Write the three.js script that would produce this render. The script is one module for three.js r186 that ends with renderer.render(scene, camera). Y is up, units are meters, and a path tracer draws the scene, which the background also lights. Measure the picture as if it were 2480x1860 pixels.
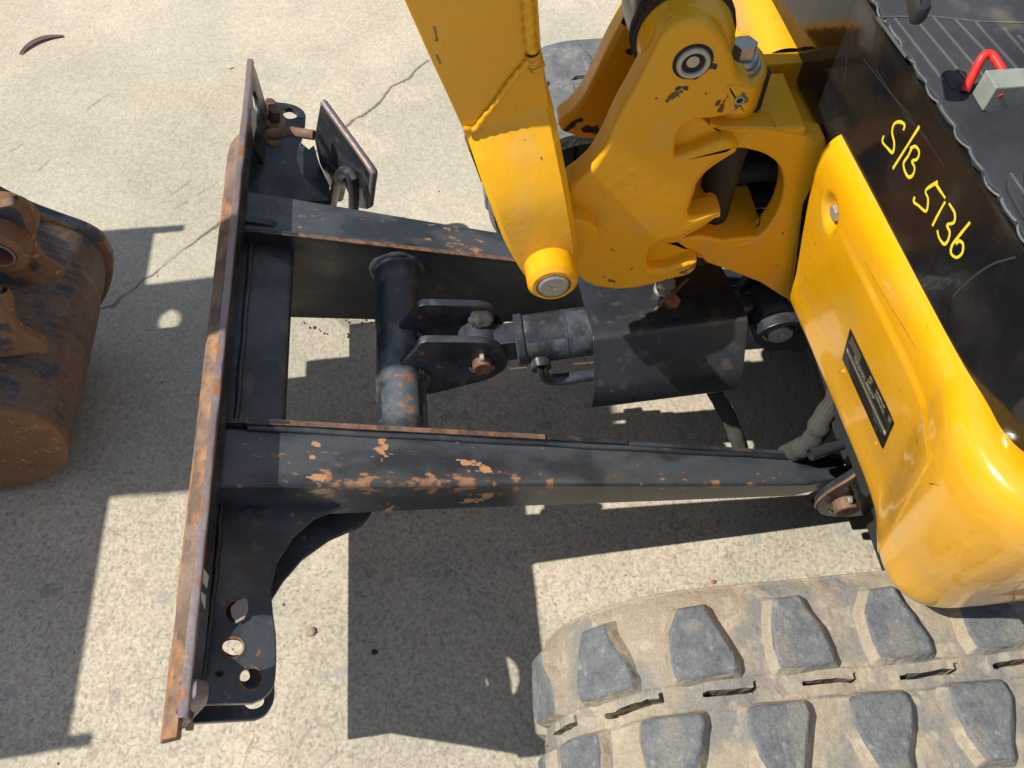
import * as THREE from 'three';
import { Brush, Evaluator, SUBTRACTION } from 'three-bvh-csg';
import { mergeGeometries, mergeVertices } from 'three/addons/utils/BufferGeometryUtils.js';

/* ---------- camera, sky, sun, exposure ---------- */
const renderer = new THREE.WebGLRenderer();
renderer.toneMapping = THREE.LinearToneMapping;
renderer.toneMappingExposure = 1.28;
renderer.shadowMap.enabled = true;
const scene = new THREE.Scene();
const R = d => d * Math.PI / 180;
const camera = new THREE.PerspectiveCamera(48.3, 4 / 3, 0.02, 200);
camera.position.set(0, 1.3, 0);
{
  const p = R(57.28), yaw = R(6.157), roll = R(.575);
  const f = new THREE.Vector3(Math.sin(yaw) * Math.cos(p), -Math.sin(p), -Math.cos(yaw) * Math.cos(p));
  const r = new THREE.Vector3(Math.cos(yaw), 0, Math.sin(yaw)), u = new THREE.Vector3().crossVectors(r, f);
  const r2 = r.clone().multiplyScalar(Math.cos(roll)).addScaledVector(u, Math.sin(roll));
  const u2 = u.clone().multiplyScalar(Math.cos(roll)).addScaledVector(r, -Math.sin(roll));
  camera.quaternion.setFromRotationMatrix(new THREE.Matrix4().makeBasis(r2, u2, f.clone().negate()));
}
scene.add(camera);
const sunDir = new THREE.Vector3(-.82, 1, .05).normalize();
const sun = new THREE.DirectionalLight(new THREE.Color(1, .95, .84), 4.6);
sun.target.position.set(0, 0, -.7); sun.position.copy(sunDir).multiplyScalar(8).add(sun.target.position);
sun.castShadow = true; sun.shadow.mapSize.set(4096, 4096);
Object.assign(sun.shadow.camera, { left: -3, right: 3, top: 3, bottom: -3, near: .1, far: 20 });
scene.add(sun, sun.target);
{
  const w = 128, h = 64, d = new Float32Array(w * h * 4);
  for (let j = 0; j < h; j++) for (let i = 0; i < w; i++) {
    const e = (j + .5) / h * 2 - 1, k = (j * w + i) * 4;       // -1 nadir .. 1 zenith
    const t = Math.max(0, e), l = (1 + 2 * t) / 3;            // brighter overhead than at the horizon, chosen to lift fill from above
    const c = e >= 0 ? [.40 * l, .485 * l, .64 * l] : [.2, .19, .17];
    d[k] = c[0]; d[k + 1] = c[1]; d[k + 2] = c[2]; d[k + 3] = 1;
  }
  const t = new THREE.DataTexture(d, w, h, THREE.RGBAFormat, THREE.FloatType);
  t.mapping = THREE.EquirectangularReflectionMapping; t.magFilter = THREE.LinearFilter; t.needsUpdate = true;
  scene.background = t; scene.environment = t; scene.backgroundIntensity = 1; scene.environmentIntensity = 1;
}

/* ---------- noise and textures ---------- */
function rng(s) { return () => { s |= 0; s = s + 0x6D2B79F5 | 0; let t = Math.imul(s ^ s >>> 15, 1 | s); t = t + Math.imul(t ^ t >>> 7, 61 | t) ^ t; return ((t ^ t >>> 14) >>> 0) / 4294967296; }; }
const LAT = 256, lat = new Float32Array(LAT * LAT);
{ const r = rng(77); for (let i = 0; i < lat.length; i++) lat[i] = r(); }
const sm = t => t * t * (3 - 2 * t), clamp = (x, a = 0, b = 1) => Math.max(a, Math.min(b, x));
const ss = (a, b, x) => sm(clamp((x - a) / (b - a)));
function vn(x, y, per, seed = 0) {                       // periodic value noise
  const xi = Math.floor(x), yi = Math.floor(y); let fx = x - xi, fy = y - yi; fx = fx * fx * (3 - 2 * fx); fy = fy * fy * (3 - 2 * fy);
  let x0 = xi % per; if (x0 < 0) x0 += per; let y0 = yi % per; if (y0 < 0) y0 += per;
  const x1 = x0 + 1 === per ? 0 : x0 + 1, y1 = y0 + 1 === per ? 0 : y0 + 1, so = seed * 37, sy = seed * 111;
  const r0 = (x0 + so & 255) << 8, r1 = (x1 + so & 255) << 8, c0 = y0 + sy & 255, c1 = y1 + sy & 255;
  const a = lat[r0 | c0], b = lat[r1 | c0], c = lat[r0 | c1], d = lat[r1 | c1];
  return a + (b - a) * fx + (c - a) * fy + (a - b - c + d) * fx * fy;
}
function fbm(u, v, f, o = 4, seed = 0) { let s = 0, a = .5, n = 0; for (let i = 0; i < o; i++) { s += a * vn(u * f, v * f, f, seed + i); n += a; a *= .5; f *= 2; } return s / n; }
function cell(u, v, f, seed = 0) {                        // nearest and second distance, id
  const x = u * f, y = v * f, xi = Math.floor(x), yi = Math.floor(y); let d1 = 9, d2 = 9, id = 0;
  for (let j = -1; j < 2; j++) for (let i = -1; i < 2; i++) {
    const a = (((xi + i) % f) + f) % f, b = (((yi + j) % f) + f) % f, k = ((a * 7 + seed * 13 & 255) * 256 + (b * 11 + seed * 29 & 255)), k2 = ((b * 5 + seed * 17 + 91 & 255) * 256 + (a * 3 + seed * 7 + 33 & 255));
    const dx = xi + i + lat[k] - x, dy = yi + j + lat[k2] - y, d = dx * dx + dy * dy;
    if (d < d1) { d2 = d1; d1 = d; id = lat[(k * 3 + 17) & 65535]; } else if (d < d2) d2 = d;
  }
  return [Math.sqrt(d1), Math.sqrt(d2), id];
}
const s8 = c => { c = clamp(c); return 255 * (c <= .0031308 ? 12.92 * c : 1.055 * Math.pow(c, 1 / 2.4) - .055); };
function tex(w, h, fn, srgb) {                            // fn(u, v) -> [r, g, b] linear or a number
  const d = new Uint8Array(w * h * 4);
  for (let j = 0; j < h; j++) for (let i = 0; i < w; i++) {
    const c = fn((i + .5) / w, (j + .5) / h), k = (j * w + i) * 4;
    if (typeof c === 'number') d[k] = d[k + 1] = d[k + 2] = 255 * clamp(c);
    else for (let q = 0; q < 3; q++) d[k + q] = srgb ? s8(c[q]) : 255 * clamp(c[q]);
    d[k + 3] = 255;
  }
  const t = new THREE.DataTexture(d, w, h, THREE.RGBAFormat); t.wrapS = t.wrapT = THREE.RepeatWrapping;
  t.magFilter = THREE.LinearFilter; t.minFilter = THREE.LinearMipmapLinearFilter; t.generateMipmaps = true; t.anisotropy = 8;
  if (srgb) t.colorSpace = THREE.SRGBColorSpace; t.needsUpdate = true; return t;
}
const mix = (a, b, t) => [a[0] + (b[0] - a[0]) * t, a[1] + (b[1] - a[1]) * t, a[2] + (b[2] - a[2]) * t];
function segD(px, py, a, b) { const dx = b[0] - a[0], dy = b[1] - a[1], t = clamp(((px - a[0]) * dx + (py - a[1]) * dy) / (dx * dx + dy * dy + 1e-12)); return Math.hypot(px - a[0] - dx * t, py - a[1] - dy * t); }
function polyD(x, y, p) { let m = 9; for (let i = 0; i + 1 < p.length; i++) m = Math.min(m, segD(x, y, p[i], p[i + 1])); return m; }
const inBox = (x, y, p, e) => { for (const q of p) if (Math.abs(q[0] - x) < e && Math.abs(q[1] - y) < e) return true; return false; };

/* concrete: worn pale slab with exposed aggregate, hairline crazing and one wandering crack; 3 m tile starting at (-1.3, -2.6) */
const GX = -1.3, GZ = -2.6, GS = 3;
const crack = [[-0.0174,-1.7620],[-0.0474,-1.7269],[-0.0835,-1.6864],[-0.1086,-1.6688],[-0.1445,-1.6202],[-0.1888,-1.5676],[-0.2297,-1.5225],[-0.2695,-1.4815],[-0.3182,-1.4396],[-0.3650,-1.3877],[-0.4065,-1.3533],[-0.4464,-1.3103],[-0.4802,-1.2655],[-0.5136,-1.2271],[-0.5458,-1.1872],[-0.5734,-1.1539],[-0.5947,-1.1324],[-0.6169,-1.1136],[-0.6385,-1.0929],[-0.6596,-1.0768],[-0.6873,-1.0617]];
const scratches = [[[-0.3868,-1.5915],[-0.3732,-1.5937]], [[-0.6593,-1.1039],[-0.5914,-1.1915]], [[-0.6081,-1.3255],[-0.5101,-1.4391]], [[-0.5867,-1.3039],[-0.4818,-1.3945]], [[-0.7937,-1.6597],[-0.7053,-1.7655]], [[-0.9047,-1.4549],[-0.8452,-1.5499]], [[-0.8823,-1.4389],[-0.8456,-1.4989]], [[-0.9395,-1.5294],[-0.8812,-1.5831]]];
const gm = (() => {
  const W = 2048, col = new Float32Array(W * W), bump = new Float32Array(W * W);
  const c = tex(W, W, (u, v) => {
    const x = GX + u * GS, z = GZ + v * GS, i = Math.floor(u * W), j = Math.floor(v * W);
    const big = fbm(u, v, 5, 4, 1), mid = fbm(u, v, 23, 3, 9), fine = vn(u * 640, v * 640, 640, 3), fine2 = vn(u * 1210, v * 1210, 1210, 5);
    const worn = ss(-1.3, -.5, z + (big - .5) * .9);                     // exposed aggregate grows towards the near side
    let k = .95 + (big - .5) * .22 + (mid - .5) * .22 + (fine - .5) * .24 + (fine2 - .5) * (.24 + .14 * worn);
    let r = .50 * k, g = .438 * k, b = .345 * k, h = .55 + (mid - .5) * .2 + (fine - .5) * .3 + (fine2 - .5) * .25;
    const grey = Math.max(ss(.47, .62, fbm(u, v, 6, 4, 21)), .8 * ss(.55, .68, fbm(u, v, 17, 3, 25))); [r, g, b] = mix([r, g, b], [.37 * k, .355 * k, .29 * k], grey * .5);
    const warm = ss(.55, .8, fbm(u, v, 13, 3, 33)); [r, g, b] = mix([r, g, b], [.52 * k, .42 * k, .295 * k], warm * .35);
    const p = vn(u * 760, v * 760, 760, 14) * .55 + vn(u * 1130, v * 1130, 1130, 19) * .45;   // pits and dark specks
    const pit = ss(.64, .78, p) * (.2 + .8 * worn); [r, g, b] = mix([r, g, b], [.17, .15, .115], pit * .5); h -= pit * .3;
    const q = cell(u, v, 330, 2);                                          // small aggregate
    if (q[2] > .6) { const m = ss(.42, .22, q[0] + (fine - .5) * .3) * worn * .3 * vn(u * 60, v * 60, 60, 8), t = (q[2] * 37) % 1; [r, g, b] = mix([r, g, b], t < .45 ? [.19, .16, .14] : t < .7 ? [.35, .28, .21] : [.2, .22, .24], m); }
    const e = cell(u, v, 96, 7);                                          // larger stones
    if (e[2] > .86) { const m = ss(.36, .26, e[0] + (mid - .5) * .5 + (fine - .5) * .2) * ss(.45, .9, worn) * .42; const t = (e[2] * 291) % 1; [r, g, b] = mix([r, g, b], t < .35 ? [.36, .27, .22] : t < .6 ? [.27, .28, .29] : t < .8 ? [.42, .34, .25] : [.2, .18, .17], m); h += m * .05; }
    const wx = u + (mid - .5) * .03 + (fbm(u, v, 9, 3, 31) - .5) * .06, wz = v + (fbm(u, v, 19, 3, 30) - .5) * .05, l = cell(wx, wz, 44, 4);   // crazing
    const cz = ss(.035, .0, l[1] - l[0]) * ss(.5, .62, fbm(u, v, 14, 3, 40)) * (.15 + .4 * worn); [r, g, b] = mix([r, g, b], [.2, .17, .13], cz); h -= cz * .3;
    const oil = ss(.6, .72, fbm(u, v, 8, 4, 93)) * (.4 + .6 * ss(.4, .6, mid)); [r, g, b] = mix([r, g, b], [.25 * k, .235 * k, .2 * k], oil * .22);
    const white = ss(.74, .8, fbm(u, v, 29, 3, 55)); [r, g, b] = mix([r, g, b], [.55, .5, .41], white * .22);
    if (inBox(x, z, crack, .16)) {
      const d = polyD(x + (mid - .5) * .03, z + (fine - .5) * .004 + (fbm(u, v, 90, 2, 3) - .5) * .022, crack), w = .0028 + .004 * vn(u * 70, v * 70, 70, 2);
      const m = ss(w, w * .3, d) * (.55 + .45 * ss(.3, .5, vn(u * 40, v * 40, 40, 12))); [r, g, b] = mix([r, g, b], [.09, .075, .06], m * .85); h -= m * .5;
      [r, g, b] = mix([r, g, b], [.38, .34, .27], ss(.016, .004, d) * .35 * (1 - m));
    }
    for (const s of scratches) if (inBox(x, z, s, .14)) { const d = polyD(x + (fine - .5) * .006, z, s); const m = ss(.0045, .001, d) * ss(.42, .6, vn(u * 120, v * 120, 120, 17)); [r, g, b] = mix([r, g, b], [.24, .21, .17], m * .7); h -= m * .3; }
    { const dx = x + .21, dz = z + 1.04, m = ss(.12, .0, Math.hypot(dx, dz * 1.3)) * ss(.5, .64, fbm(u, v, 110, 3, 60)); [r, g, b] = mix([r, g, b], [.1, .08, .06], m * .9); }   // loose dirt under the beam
    bump[j * W + i] = h; return [r, g, b];
  }, true);
  const bt = tex(W, W, (u, v) => bump[Math.floor(v * W) * W + Math.floor(u * W)]);
  return new THREE.MeshStandardMaterial({ map: c, bumpMap: bt, bumpScale: .001, roughness: .92 });
})();

const mats = {};
const orange = tex(512, 512, (u, v) => .5 + (fbm(u, v, 56, 3, 2) - .5) * .7 + (fbm(u, v, 11, 2, 6) - .5) * .22);
const Y0 = [.775, .385, .004];
function binned(list, a, l) { const b = Array.from({ length: 1024 }, () => []); for (const q of list) { const p = a(q), e = l(q); for (let j = Math.max(0, Math.floor((p[1] - e) * 32)); j <= Math.min(31, Math.floor((p[1] + e) * 32)); j++) for (let i = Math.max(0, Math.floor((p[0] - e) * 32)); i <= Math.min(31, Math.floor((p[0] + e) * 32)); i++) b[j * 32 + i].push(q); } return (u, v) => b[Math.min(31, v * 32 | 0) * 32 + Math.min(31, u * 32 | 0)]; }
function yellow(marks, box, opt = {}) {                   // box = [u0, v0, size]; marks = {p: polyline, w: width, c: colour, r: raggedness}
  const [u0, v0, S] = box || [0, 0, .5], W = marks ? 1024 : 512, r = rng(17 + (marks ? marks.length : 0)), scr = [];
  for (let i = 0; i < 70; i++) { const x = r(), y = r(), a = r() * 3.14, l = .004 + .06 * r() * r() * r() / S * .5, k = r(); scr.push({ a: [x, y], b: [x + Math.cos(a) * l, y + Math.sin(a) * l], w: (k < .45 ? .0009 : .0005) / S * .5 * (.6 + r()), c: k < .45 ? [.09, .05, .015] : [.86, .6, .2], o: (k < .45 ? .75 : .3) * (.4 + .6 * r()), l: l + .004 }); }
  for (let i = 0; i < 60; i++) { const x = r(), y = r(); scr.push({ a: [x, y], b: [x + .0012, y + .001 * r()], w: .0011 / S * .5 * (.5 + r()), c: [.1, .06, .02], o: .8, l: .004 }); }
  const near = binned(scr, q => q.a, q => q.l);
  const map = tex(W, W, (u, v) => {
    const k = .97 + (fbm(u, v, 6, 4, 4) - .5) * .1; let c = [Y0[0] * k, Y0[1] * k, Y0[2] * k];
    c = mix(c, [.36, .2, .03], ss(.78, .86, fbm(u, v, 60, 2, 11)) * .4 * (opt.dirt ?? .25));
    c = mix(c, [.5, .36, .16], ss(.55, .8, fbm(u, v, 11, 4, 31)) * .22 * (opt.dust ?? 1));
    for (const q of near(u, v)) if (Math.abs(q.a[0] - u) < q.l && Math.abs(q.a[1] - v) < q.l) c = mix(c, q.c, ss(q.w, q.w * .4, segD(u, v, q.a, q.b)) * q.o);
    if (marks) {
      const x = u0 + u * S, y = v0 + v * S, n = fbm(u, v, 90, 3, 3) - .5;
      for (const m of marks) if (inBox(x, y, m.p, m.b || .12)) { const d = polyD(x, y, m.p) + n * (m.r ?? .008); c = mix(c, m.c || [.02, .017, .012], ss(m.w, m.w * .75, d) * (m.a ?? 1)); }
    }
    return c;
  }, true);
  const rm = tex(256, 256, (u, v) => [0, clamp((opt.rough ?? .38) + (fbm(u, v, 7, 5, 3) - .5) * .35 + (fbm(u, v, 40, 2, 9) - .5) * .15), 0]);
  return new THREE.MeshPhysicalMaterial({ map, roughnessMap: rm, roughness: 1, bumpMap: orange, bumpScale: opt.bump ?? .0006, clearcoat: opt.coat ?? .35, clearcoatRoughness: opt.coatRough ?? .2, userData: { box: [u0, v0, S] } });
}
mats.yellow = yellow();
mats.black = {};
function black(seed, rust, o = {}) {                      // dusty black paint over rusting steel
  const bits = [], W = 1024;
  const r = rng(seed * 991); for (let i = 0; i < 46; i++) { const x = r(), y = r(), a = (o.dir ?? 0) + (r() - .5) * 1.2, l = .008 + .05 * r() * r() * r(); bits.push([[x, y], [x + Math.cos(a) * l, y + Math.sin(a) * l], .0007 + .0009 * r(), r()]); }
  const nearBits = binned(bits, q => q[0], () => .06);
  const map = tex(W, W, (u, v) => {
    const n = fbm(u, v, 8, 5, seed), f = fbm(u, v, 40, 3, seed + 9), g = vn(u * 300, v * 300, 300, seed);
    let c = mix([.021, .025, .032], [.056 * (o.tone ?? 1), .066 * (o.tone ?? 1), .078 * (o.tone ?? 1)], clamp(ss(.35, .7, n) * .8 + (g - .5) * .3));
    c = mix(c, [.12, .1, .075], ss(.6, .8, fbm(u, v, 26, 4, seed + 3)) * .4);
    for (const b of nearBits(u, v)) if (Math.abs(b[0][0] - u) < .1 && Math.abs(b[0][1] - v) < .1) c = mix(c, b[3] < .55 ? [.3, .25, .2] : [.3, .13, .05], ss(b[2], b[2] * .4, segD(u, v, b[0], b[1])) * .5 * b[3]);
    const e = n * .62 + f * .38 + (g - .5) * .05; c = mix(c, mix([.15, .07, .04], [.3, .14, .07], f), ss(1 - rust, 1 - rust + .05, e) * .85);
    return c;
  }, true);
  const rm = tex(256, 256, (u, v) => [0, clamp(.38 + (fbm(u, v, 12, 4, seed) - .5) * .6), 0]);
  return new THREE.MeshStandardMaterial({ map, roughnessMap: rm, roughness: 1, bumpMap: orange, bumpScale: .0005, userData: { box: [0, 0, o.size ?? .5] } });
}
mats.black = black(1, .27); mats.tube = black(2, .36, { dir: 1.2, size: .3, tone: 1.8 }); mats.bracket = black(3, .31, { size: .4 });
mats.dark = new THREE.MeshStandardMaterial({ color: new THREE.Color(.018, .018, .019), roughness: .7 });
mats.rust = (() => {
  const map = tex(1024, 1024, (u, v) => {
    const n = fbm(u, v, 7, 5, 12), f = fbm(u, v, 30, 4, 5), g = vn(u * 400, v * 400, 400, 2);
    let c = mix([.13, .08, .055], [.36, .17, .07], ss(.4, .66, n * .5 + f * .5)); c = mix(c, [.24, .17, .13], ss(.45, .7, fbm(u, v, 14, 4, 40)) * .6); c = mix(c, [.09, .055, .04], ss(.62, .72, fbm(u, v, 60, 3, 15)) * .5);
    return c.map(q => q * (.85 + g * .3));
  }, true);
  return new THREE.MeshStandardMaterial({ map, roughness: .78, bumpMap: orange, bumpScale: .0012, userData: { box: [0, 0, .6] } });
})();
mats.rustDark = mats.rust.clone(); mats.rustDark.color = new THREE.Color(.72, .66, .72); mats.rustDark.userData = { box: [0, 0, .25] };
mats.edge = (() => {                                      // bare worn steel of the blade's top edge
  const map = tex(512, 512, (u, v) => { const n = fbm(u, v, 10, 5, 8), g = vn(u * 200, v * 200, 200, 1); let c = mix([.16, .125, .135], [.3, .25, .25], n + (g - .5) * .3); return mix(c, [.33, .14, .05], ss(.54, .66, fbm(u, v, 9, 5, 20)) * .85); }, true);
  return new THREE.MeshStandardMaterial({ map, roughness: .5, metalness: .35, bumpMap: orange, bumpScale: .001, userData: { box: [0, 0, .4] } });
})();
mats.pinRust = new THREE.MeshStandardMaterial({ map: mats.rust.map, color: new THREE.Color(.75, .68, .68), roughness: .7, userData: { box: [0, 0, .15] } });
mats.steel = (() => { const map = tex(256, 256, (u, v) => { const n = fbm(u, v, 9, 4, 3); return [.36 + n * .16, .36 + n * .15, .34 + n * .14]; }, true); return new THREE.MeshStandardMaterial({ map, metalness: .75, roughness: .42, userData: { box: [0, 0, .05] } }); })();
mats.zinc = new THREE.MeshStandardMaterial({ color: new THREE.Color(.45, .44, .39), metalness: .5, roughness: .45 });
mats.rubber = (() => {
  const map = tex(512, 512, (u, v) => { const n = fbm(u, v, 12, 5, 6), g = vn(u * 200, v * 200, 200, 4); const q = fbm(u, v, 30, 4, 61); let c = mix([.085, .093, .103], [.16, .168, .176], clamp(n * .9 + (q - .5) * .8)); c = mix(c, [.27, .24, .19], ss(.6, .78, fbm(u, v, 7, 5, 33)) * .35); c = mix(c, [.3, .29, .27], ss(.7, .78, q) * .3); return c.map(q => q * (.8 + .4 * g)); }, true);
  return new THREE.MeshStandardMaterial({ map, roughness: .85, bumpMap: orange, bumpScale: .002, userData: { box: [0, 0, .3] } });
})();
mats.mud = (() => {
  const map = tex(1024, 1024, (u, v) => { const n = fbm(u, v, 9, 5, 16), f = fbm(u, v, 5, 4, 3), g = vn(u * 300, v * 300, 300, 7); let c = mix([.24, .2, .15], [.37, .315, .235], n); c = mix(c, [.15, .155, .157], ss(.5, .66, f * .55 + n * .45) * .8); const h = fbm(u, v, 40, 3, 51); c = mix(c, [.42, .37, .28], ss(.6, .75, h) * .4); return c.map(q => q * (.86 + .28 * g)); }, true);
  return new THREE.MeshStandardMaterial({ map, roughness: .93, bumpMap: orange, bumpScale: .003, userData: { box: [0, 0, .5] } });
})();
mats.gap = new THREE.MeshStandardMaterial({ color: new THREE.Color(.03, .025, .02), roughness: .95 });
mats.mat = (() => {
  const map = tex(1024, 1024, (u, v) => { const n = fbm(u, v, 7, 5, 26), g = fbm(u, v, 60, 3, 7); let c = mix([.014, .016, .021], [.045, .048, .055], clamp(n * 1.3 - .2 + (g - .5) * .3)); return mix(c, [.22, .19, .14], ss(.6, .8, fbm(u, v, 8, 5, 44)) * .35); }, true);
  return new THREE.MeshStandardMaterial({ map, roughness: .8, bumpMap: orange, bumpScale: .001, userData: { box: [0, 0, .5] } });
})();
mats.dust = new THREE.MeshStandardMaterial({ color: new THREE.Color(.2, .175, .135), roughness: .95 });
mats.bucket = (() => {
  const map = tex(1024, 1024, (u, v) => { const n = fbm(u, v, 6, 5, 36), f = fbm(u, v * 1, 30, 4, 17), g = vn(u * 300, v * 300, 300, 9); let c = mix([.03, .037, .05], [.06, .065, .075], n); c = mix(c, mix([.13, .065, .035], [.24, .13, .07], f), ss(.5, .58, n * .6 + f * .4 + .02)); return c.map(q => q * (.85 + .3 * g)); }, true);
  return new THREE.MeshStandardMaterial({ map, roughness: .62, bumpMap: orange, bumpScale: .0012, userData: { box: [0, 0, .5] } });
})();
mats.bucketRustSunFlecks = (() => {
  const map = tex(1024, 1024, (u, v) => { const n = fbm(u, v, 9, 5, 46), f = fbm(u, v, 40, 3, 27); let c = mix([.14, .07, .033], [.33, .17, .075], n * .8 + f * .3); c = mix(c, [.5, .42, .13], ss(.74, .78, fbm(u, v, 44, 3, 71)) * .6); return c.map(q => q * .8); }, true);  // rust, with yellow specks painted in for small sun flecks
  return new THREE.MeshStandardMaterial({ map, roughness: .75, bumpMap: orange, bumpScale: .0012, userData: { box: [0, 0, .4] } });
})();
mats.red = new THREE.MeshPhysicalMaterial({ color: new THREE.Color(.62, .022, .012), roughness: .4, clearcoat: .4 });
mats.grey = new THREE.MeshStandardMaterial({ map: tex(256, 256, (u, v) => { const n = fbm(u, v, 10, 4, 8); return mix([.17, .195, .17], [.3, .32, .28], n); }, true), roughness: .55, userData: { box: [0, 0, .1] } });
mats.panel = new THREE.MeshPhysicalMaterial({ map: tex(1024, 1024, (u, v) => { const n = fbm(u, v, 14, 5, 66); return mix([.009, .009, .010], [.022, .0215, .021], ss(.5, .85, n)); }, true), roughness: .12, bumpMap: orange, bumpScale: .0002, userData: { box: [0, 0, .5] } });
mats.paintPen = new THREE.MeshStandardMaterial({ color: new THREE.Color(.72, .58, .03), roughness: .5 });
mats.sleeve = (() => { const W = 256; const b = tex(W, W, (u, v) => .5 + .5 * Math.sin(u * 2 * Math.PI * 8) * Math.sin(v * 2 * Math.PI * 40)); const map = tex(W, W, (u, v) => { const k = .5 + .5 * Math.sin(v * 2 * Math.PI * 40 + Math.sin(u * 2 * Math.PI * 8)); return mix([.03, .029, .027], [.1, .095, .09], k * k); }, true); return new THREE.MeshStandardMaterial({ map, bumpMap: b, bumpScale: .001, roughness: .9 }); })();

/* ---------- geometry helpers ---------- */
const V = (x, y, z) => new THREE.Vector3(x, y, z);
const names = {};
function numbered(n) { names[n] = (names[n] || 0) + 1; return names[n] === 1 ? n : n + '_' + String(names[n] - 1).padStart(3, '0'); }
function boxUV(g, box) {                                   // metres on the plane each face lies nearest to
  const p = g.attributes.position, uv = new Float32Array(p.count * 2), [u0, v0, S] = box || [0, 0, .5];
  const a = V(), b = V(), c = V();
  for (let i = 0; i < p.count; i += 3) {
    a.fromBufferAttribute(p, i); b.fromBufferAttribute(p, i + 1); c.fromBufferAttribute(p, i + 2);
    const n = V().crossVectors(b.clone().sub(a), c.clone().sub(a)), ax = Math.abs(n.x), ay = Math.abs(n.y), az = Math.abs(n.z);
    for (let k = 0; k < 3; k++) {
      const q = [a, b, c][k], s = ay >= ax && ay >= az ? [q.x, q.z] : ax >= az ? [q.z, q.y] : [q.x, q.y];
      uv[(i + k) * 2] = (s[0] - u0) / S; uv[(i + k) * 2 + 1] = (s[1] - v0) / S;
    }
  }
  g.setAttribute('uv', new THREE.BufferAttribute(uv, 2)); return g;
}
function toCreasedNormals(g, angle) {                       // smooth within the crease angle, weighted by area so that flats stay flat
  const p = g.attributes.position, nF = p.count / 3, N = new Float32Array(nF * 4), at = new Map(), nr = new Float32Array(p.count * 3), keys = new Array(p.count), cos = Math.cos(angle);
  const a = V(), b = V(), c = V(), e = V();
  for (let f = 0; f < nF; f++) {
    a.fromBufferAttribute(p, 3 * f); b.fromBufferAttribute(p, 3 * f + 1).sub(a); c.fromBufferAttribute(p, 3 * f + 2).sub(a); e.crossVectors(b, c); const l = e.length() || 1e-20; N.set([e.x / l, e.y / l, e.z / l, l], 4 * f);
    for (let k = 0; k < 3; k++) { const i = 3 * f + k, key = ((Math.round(p.getX(i) * 2e4) + 65536) * 131072 + Math.round(p.getY(i) * 2e4) + 65536) * 131072 + Math.round(p.getZ(i) * 2e4) + 65536; keys[i] = key; let q = at.get(key); if (!q) at.set(key, q = []); q.push(f); }
  }
  for (let i = 0; i < p.count; i++) {
    const f = Math.floor(i / 3) * 4; let x = 0, y = 0, z = 0;
    for (const o of at.get(keys[i])) { const k = o * 4; if (N[f] * N[k] + N[f + 1] * N[k + 1] + N[f + 2] * N[k + 2] > cos) { x += N[k] * N[k + 3]; y += N[k + 1] * N[k + 3]; z += N[k + 2] * N[k + 3]; } }
    const l = Math.hypot(x, y, z) || 1; nr[3 * i] = x / l; nr[3 * i + 1] = y / l; nr[3 * i + 2] = z / l;
  }
  g.setAttribute('normal', new THREE.BufferAttribute(nr, 3)); return g;
}
function clean(g) { const q = g.index ? g.toNonIndexed() : g; for (const k of Object.keys(q.attributes)) if (k !== 'position') q.deleteAttribute(k); q.clearGroups?.(); return q; }
function mesh(name, geos, mat, parent, o = {}) {
  let g = Array.isArray(geos) ? (geos.length > 1 ? mergeGeometries(geos.map(clean)) : clean(geos[0])) : clean(geos);
  g = toCreasedNormals(g, R(o.crease ?? 38));
  boxUV(g, o.box || mat.userData?.box);
  const m = new THREE.Mesh(g, mat); m.castShadow = m.receiveShadow = true; m.name = parent ? name : numbered(name);
  if (o.label) m.userData.label = o.label;
  if (o.kind) m.userData.kind = o.kind;
  (parent || scene).add(m); return m;
}
const XY = [V(1, 0, 0), V(0, 1, 0), V(0, 0, 1)], XZ = [V(1, 0, 0), V(0, 0, 1), V(0, 1, 0)], ZY = [V(0, 0, 1), V(0, 1, 0), V(1, 0, 0)];
const ta = R(16), FO = V(-.283, .40, -.69), FA = V(Math.cos(ta), -Math.sin(ta), 0), FN = V(Math.sin(ta), Math.cos(ta), 0), FZ = V(0, 0, 1);
const FT = [FA, FZ, FN], FS = [FA, FN, FZ];                // the dozer frame's own top and side planes
const FP = (a, n, b) => FO.clone().addScaledVector(FA, a).addScaledVector(FN, n).add(V(0, 0, b));
function outline(pts, r = 0) {                              // straight outline with rounded corners (a third number is that corner's radius)
  const s = new THREE.Shape(), n = pts.length;
  for (let i = 0; i < n; i++) {
    const P = pts[i], A = pts[(i + n - 1) % n], B = pts[(i + 1) % n], rr = P[2] ?? r;
    const la = Math.hypot(A[0] - P[0], A[1] - P[1]), lb = Math.hypot(B[0] - P[0], B[1] - P[1]), d = Math.min(rr, la * .48, lb * .48);
    const a = [P[0] + (A[0] - P[0]) / la * d, P[1] + (A[1] - P[1]) / la * d], b = [P[0] + (B[0] - P[0]) / lb * d, P[1] + (B[1] - P[1]) / lb * d];
    if (i) s.lineTo(...a); else s.moveTo(...a);
    if (d > 1e-5) s.quadraticCurveTo(P[0], P[1], ...b);
  }
  s.closePath(); return s;
}
function smooth(pts, n = 6) { const c = new THREE.CatmullRomCurve3(pts.map(p => V(p[0], p[1], 0)), true, 'centripetal').getPoints(pts.length * n); c.pop(); return c.map(p => [p.x, p.y]); }
function smoothOpen(pts, n = 6) { return new THREE.CatmullRomCurve3(pts.map(p => V(p[0], p[1], p[2] || 0)), false, 'centripetal').getPoints((pts.length - 1) * n).map(p => [p.x, p.y, p.z]); }
const circ = (x, y, r, ry = r, n = 28) => Array.from({ length: n }, (_, i) => [x + Math.cos(i / n * 2 * Math.PI) * r, y + Math.sin(i / n * 2 * Math.PI) * ry]);
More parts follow.
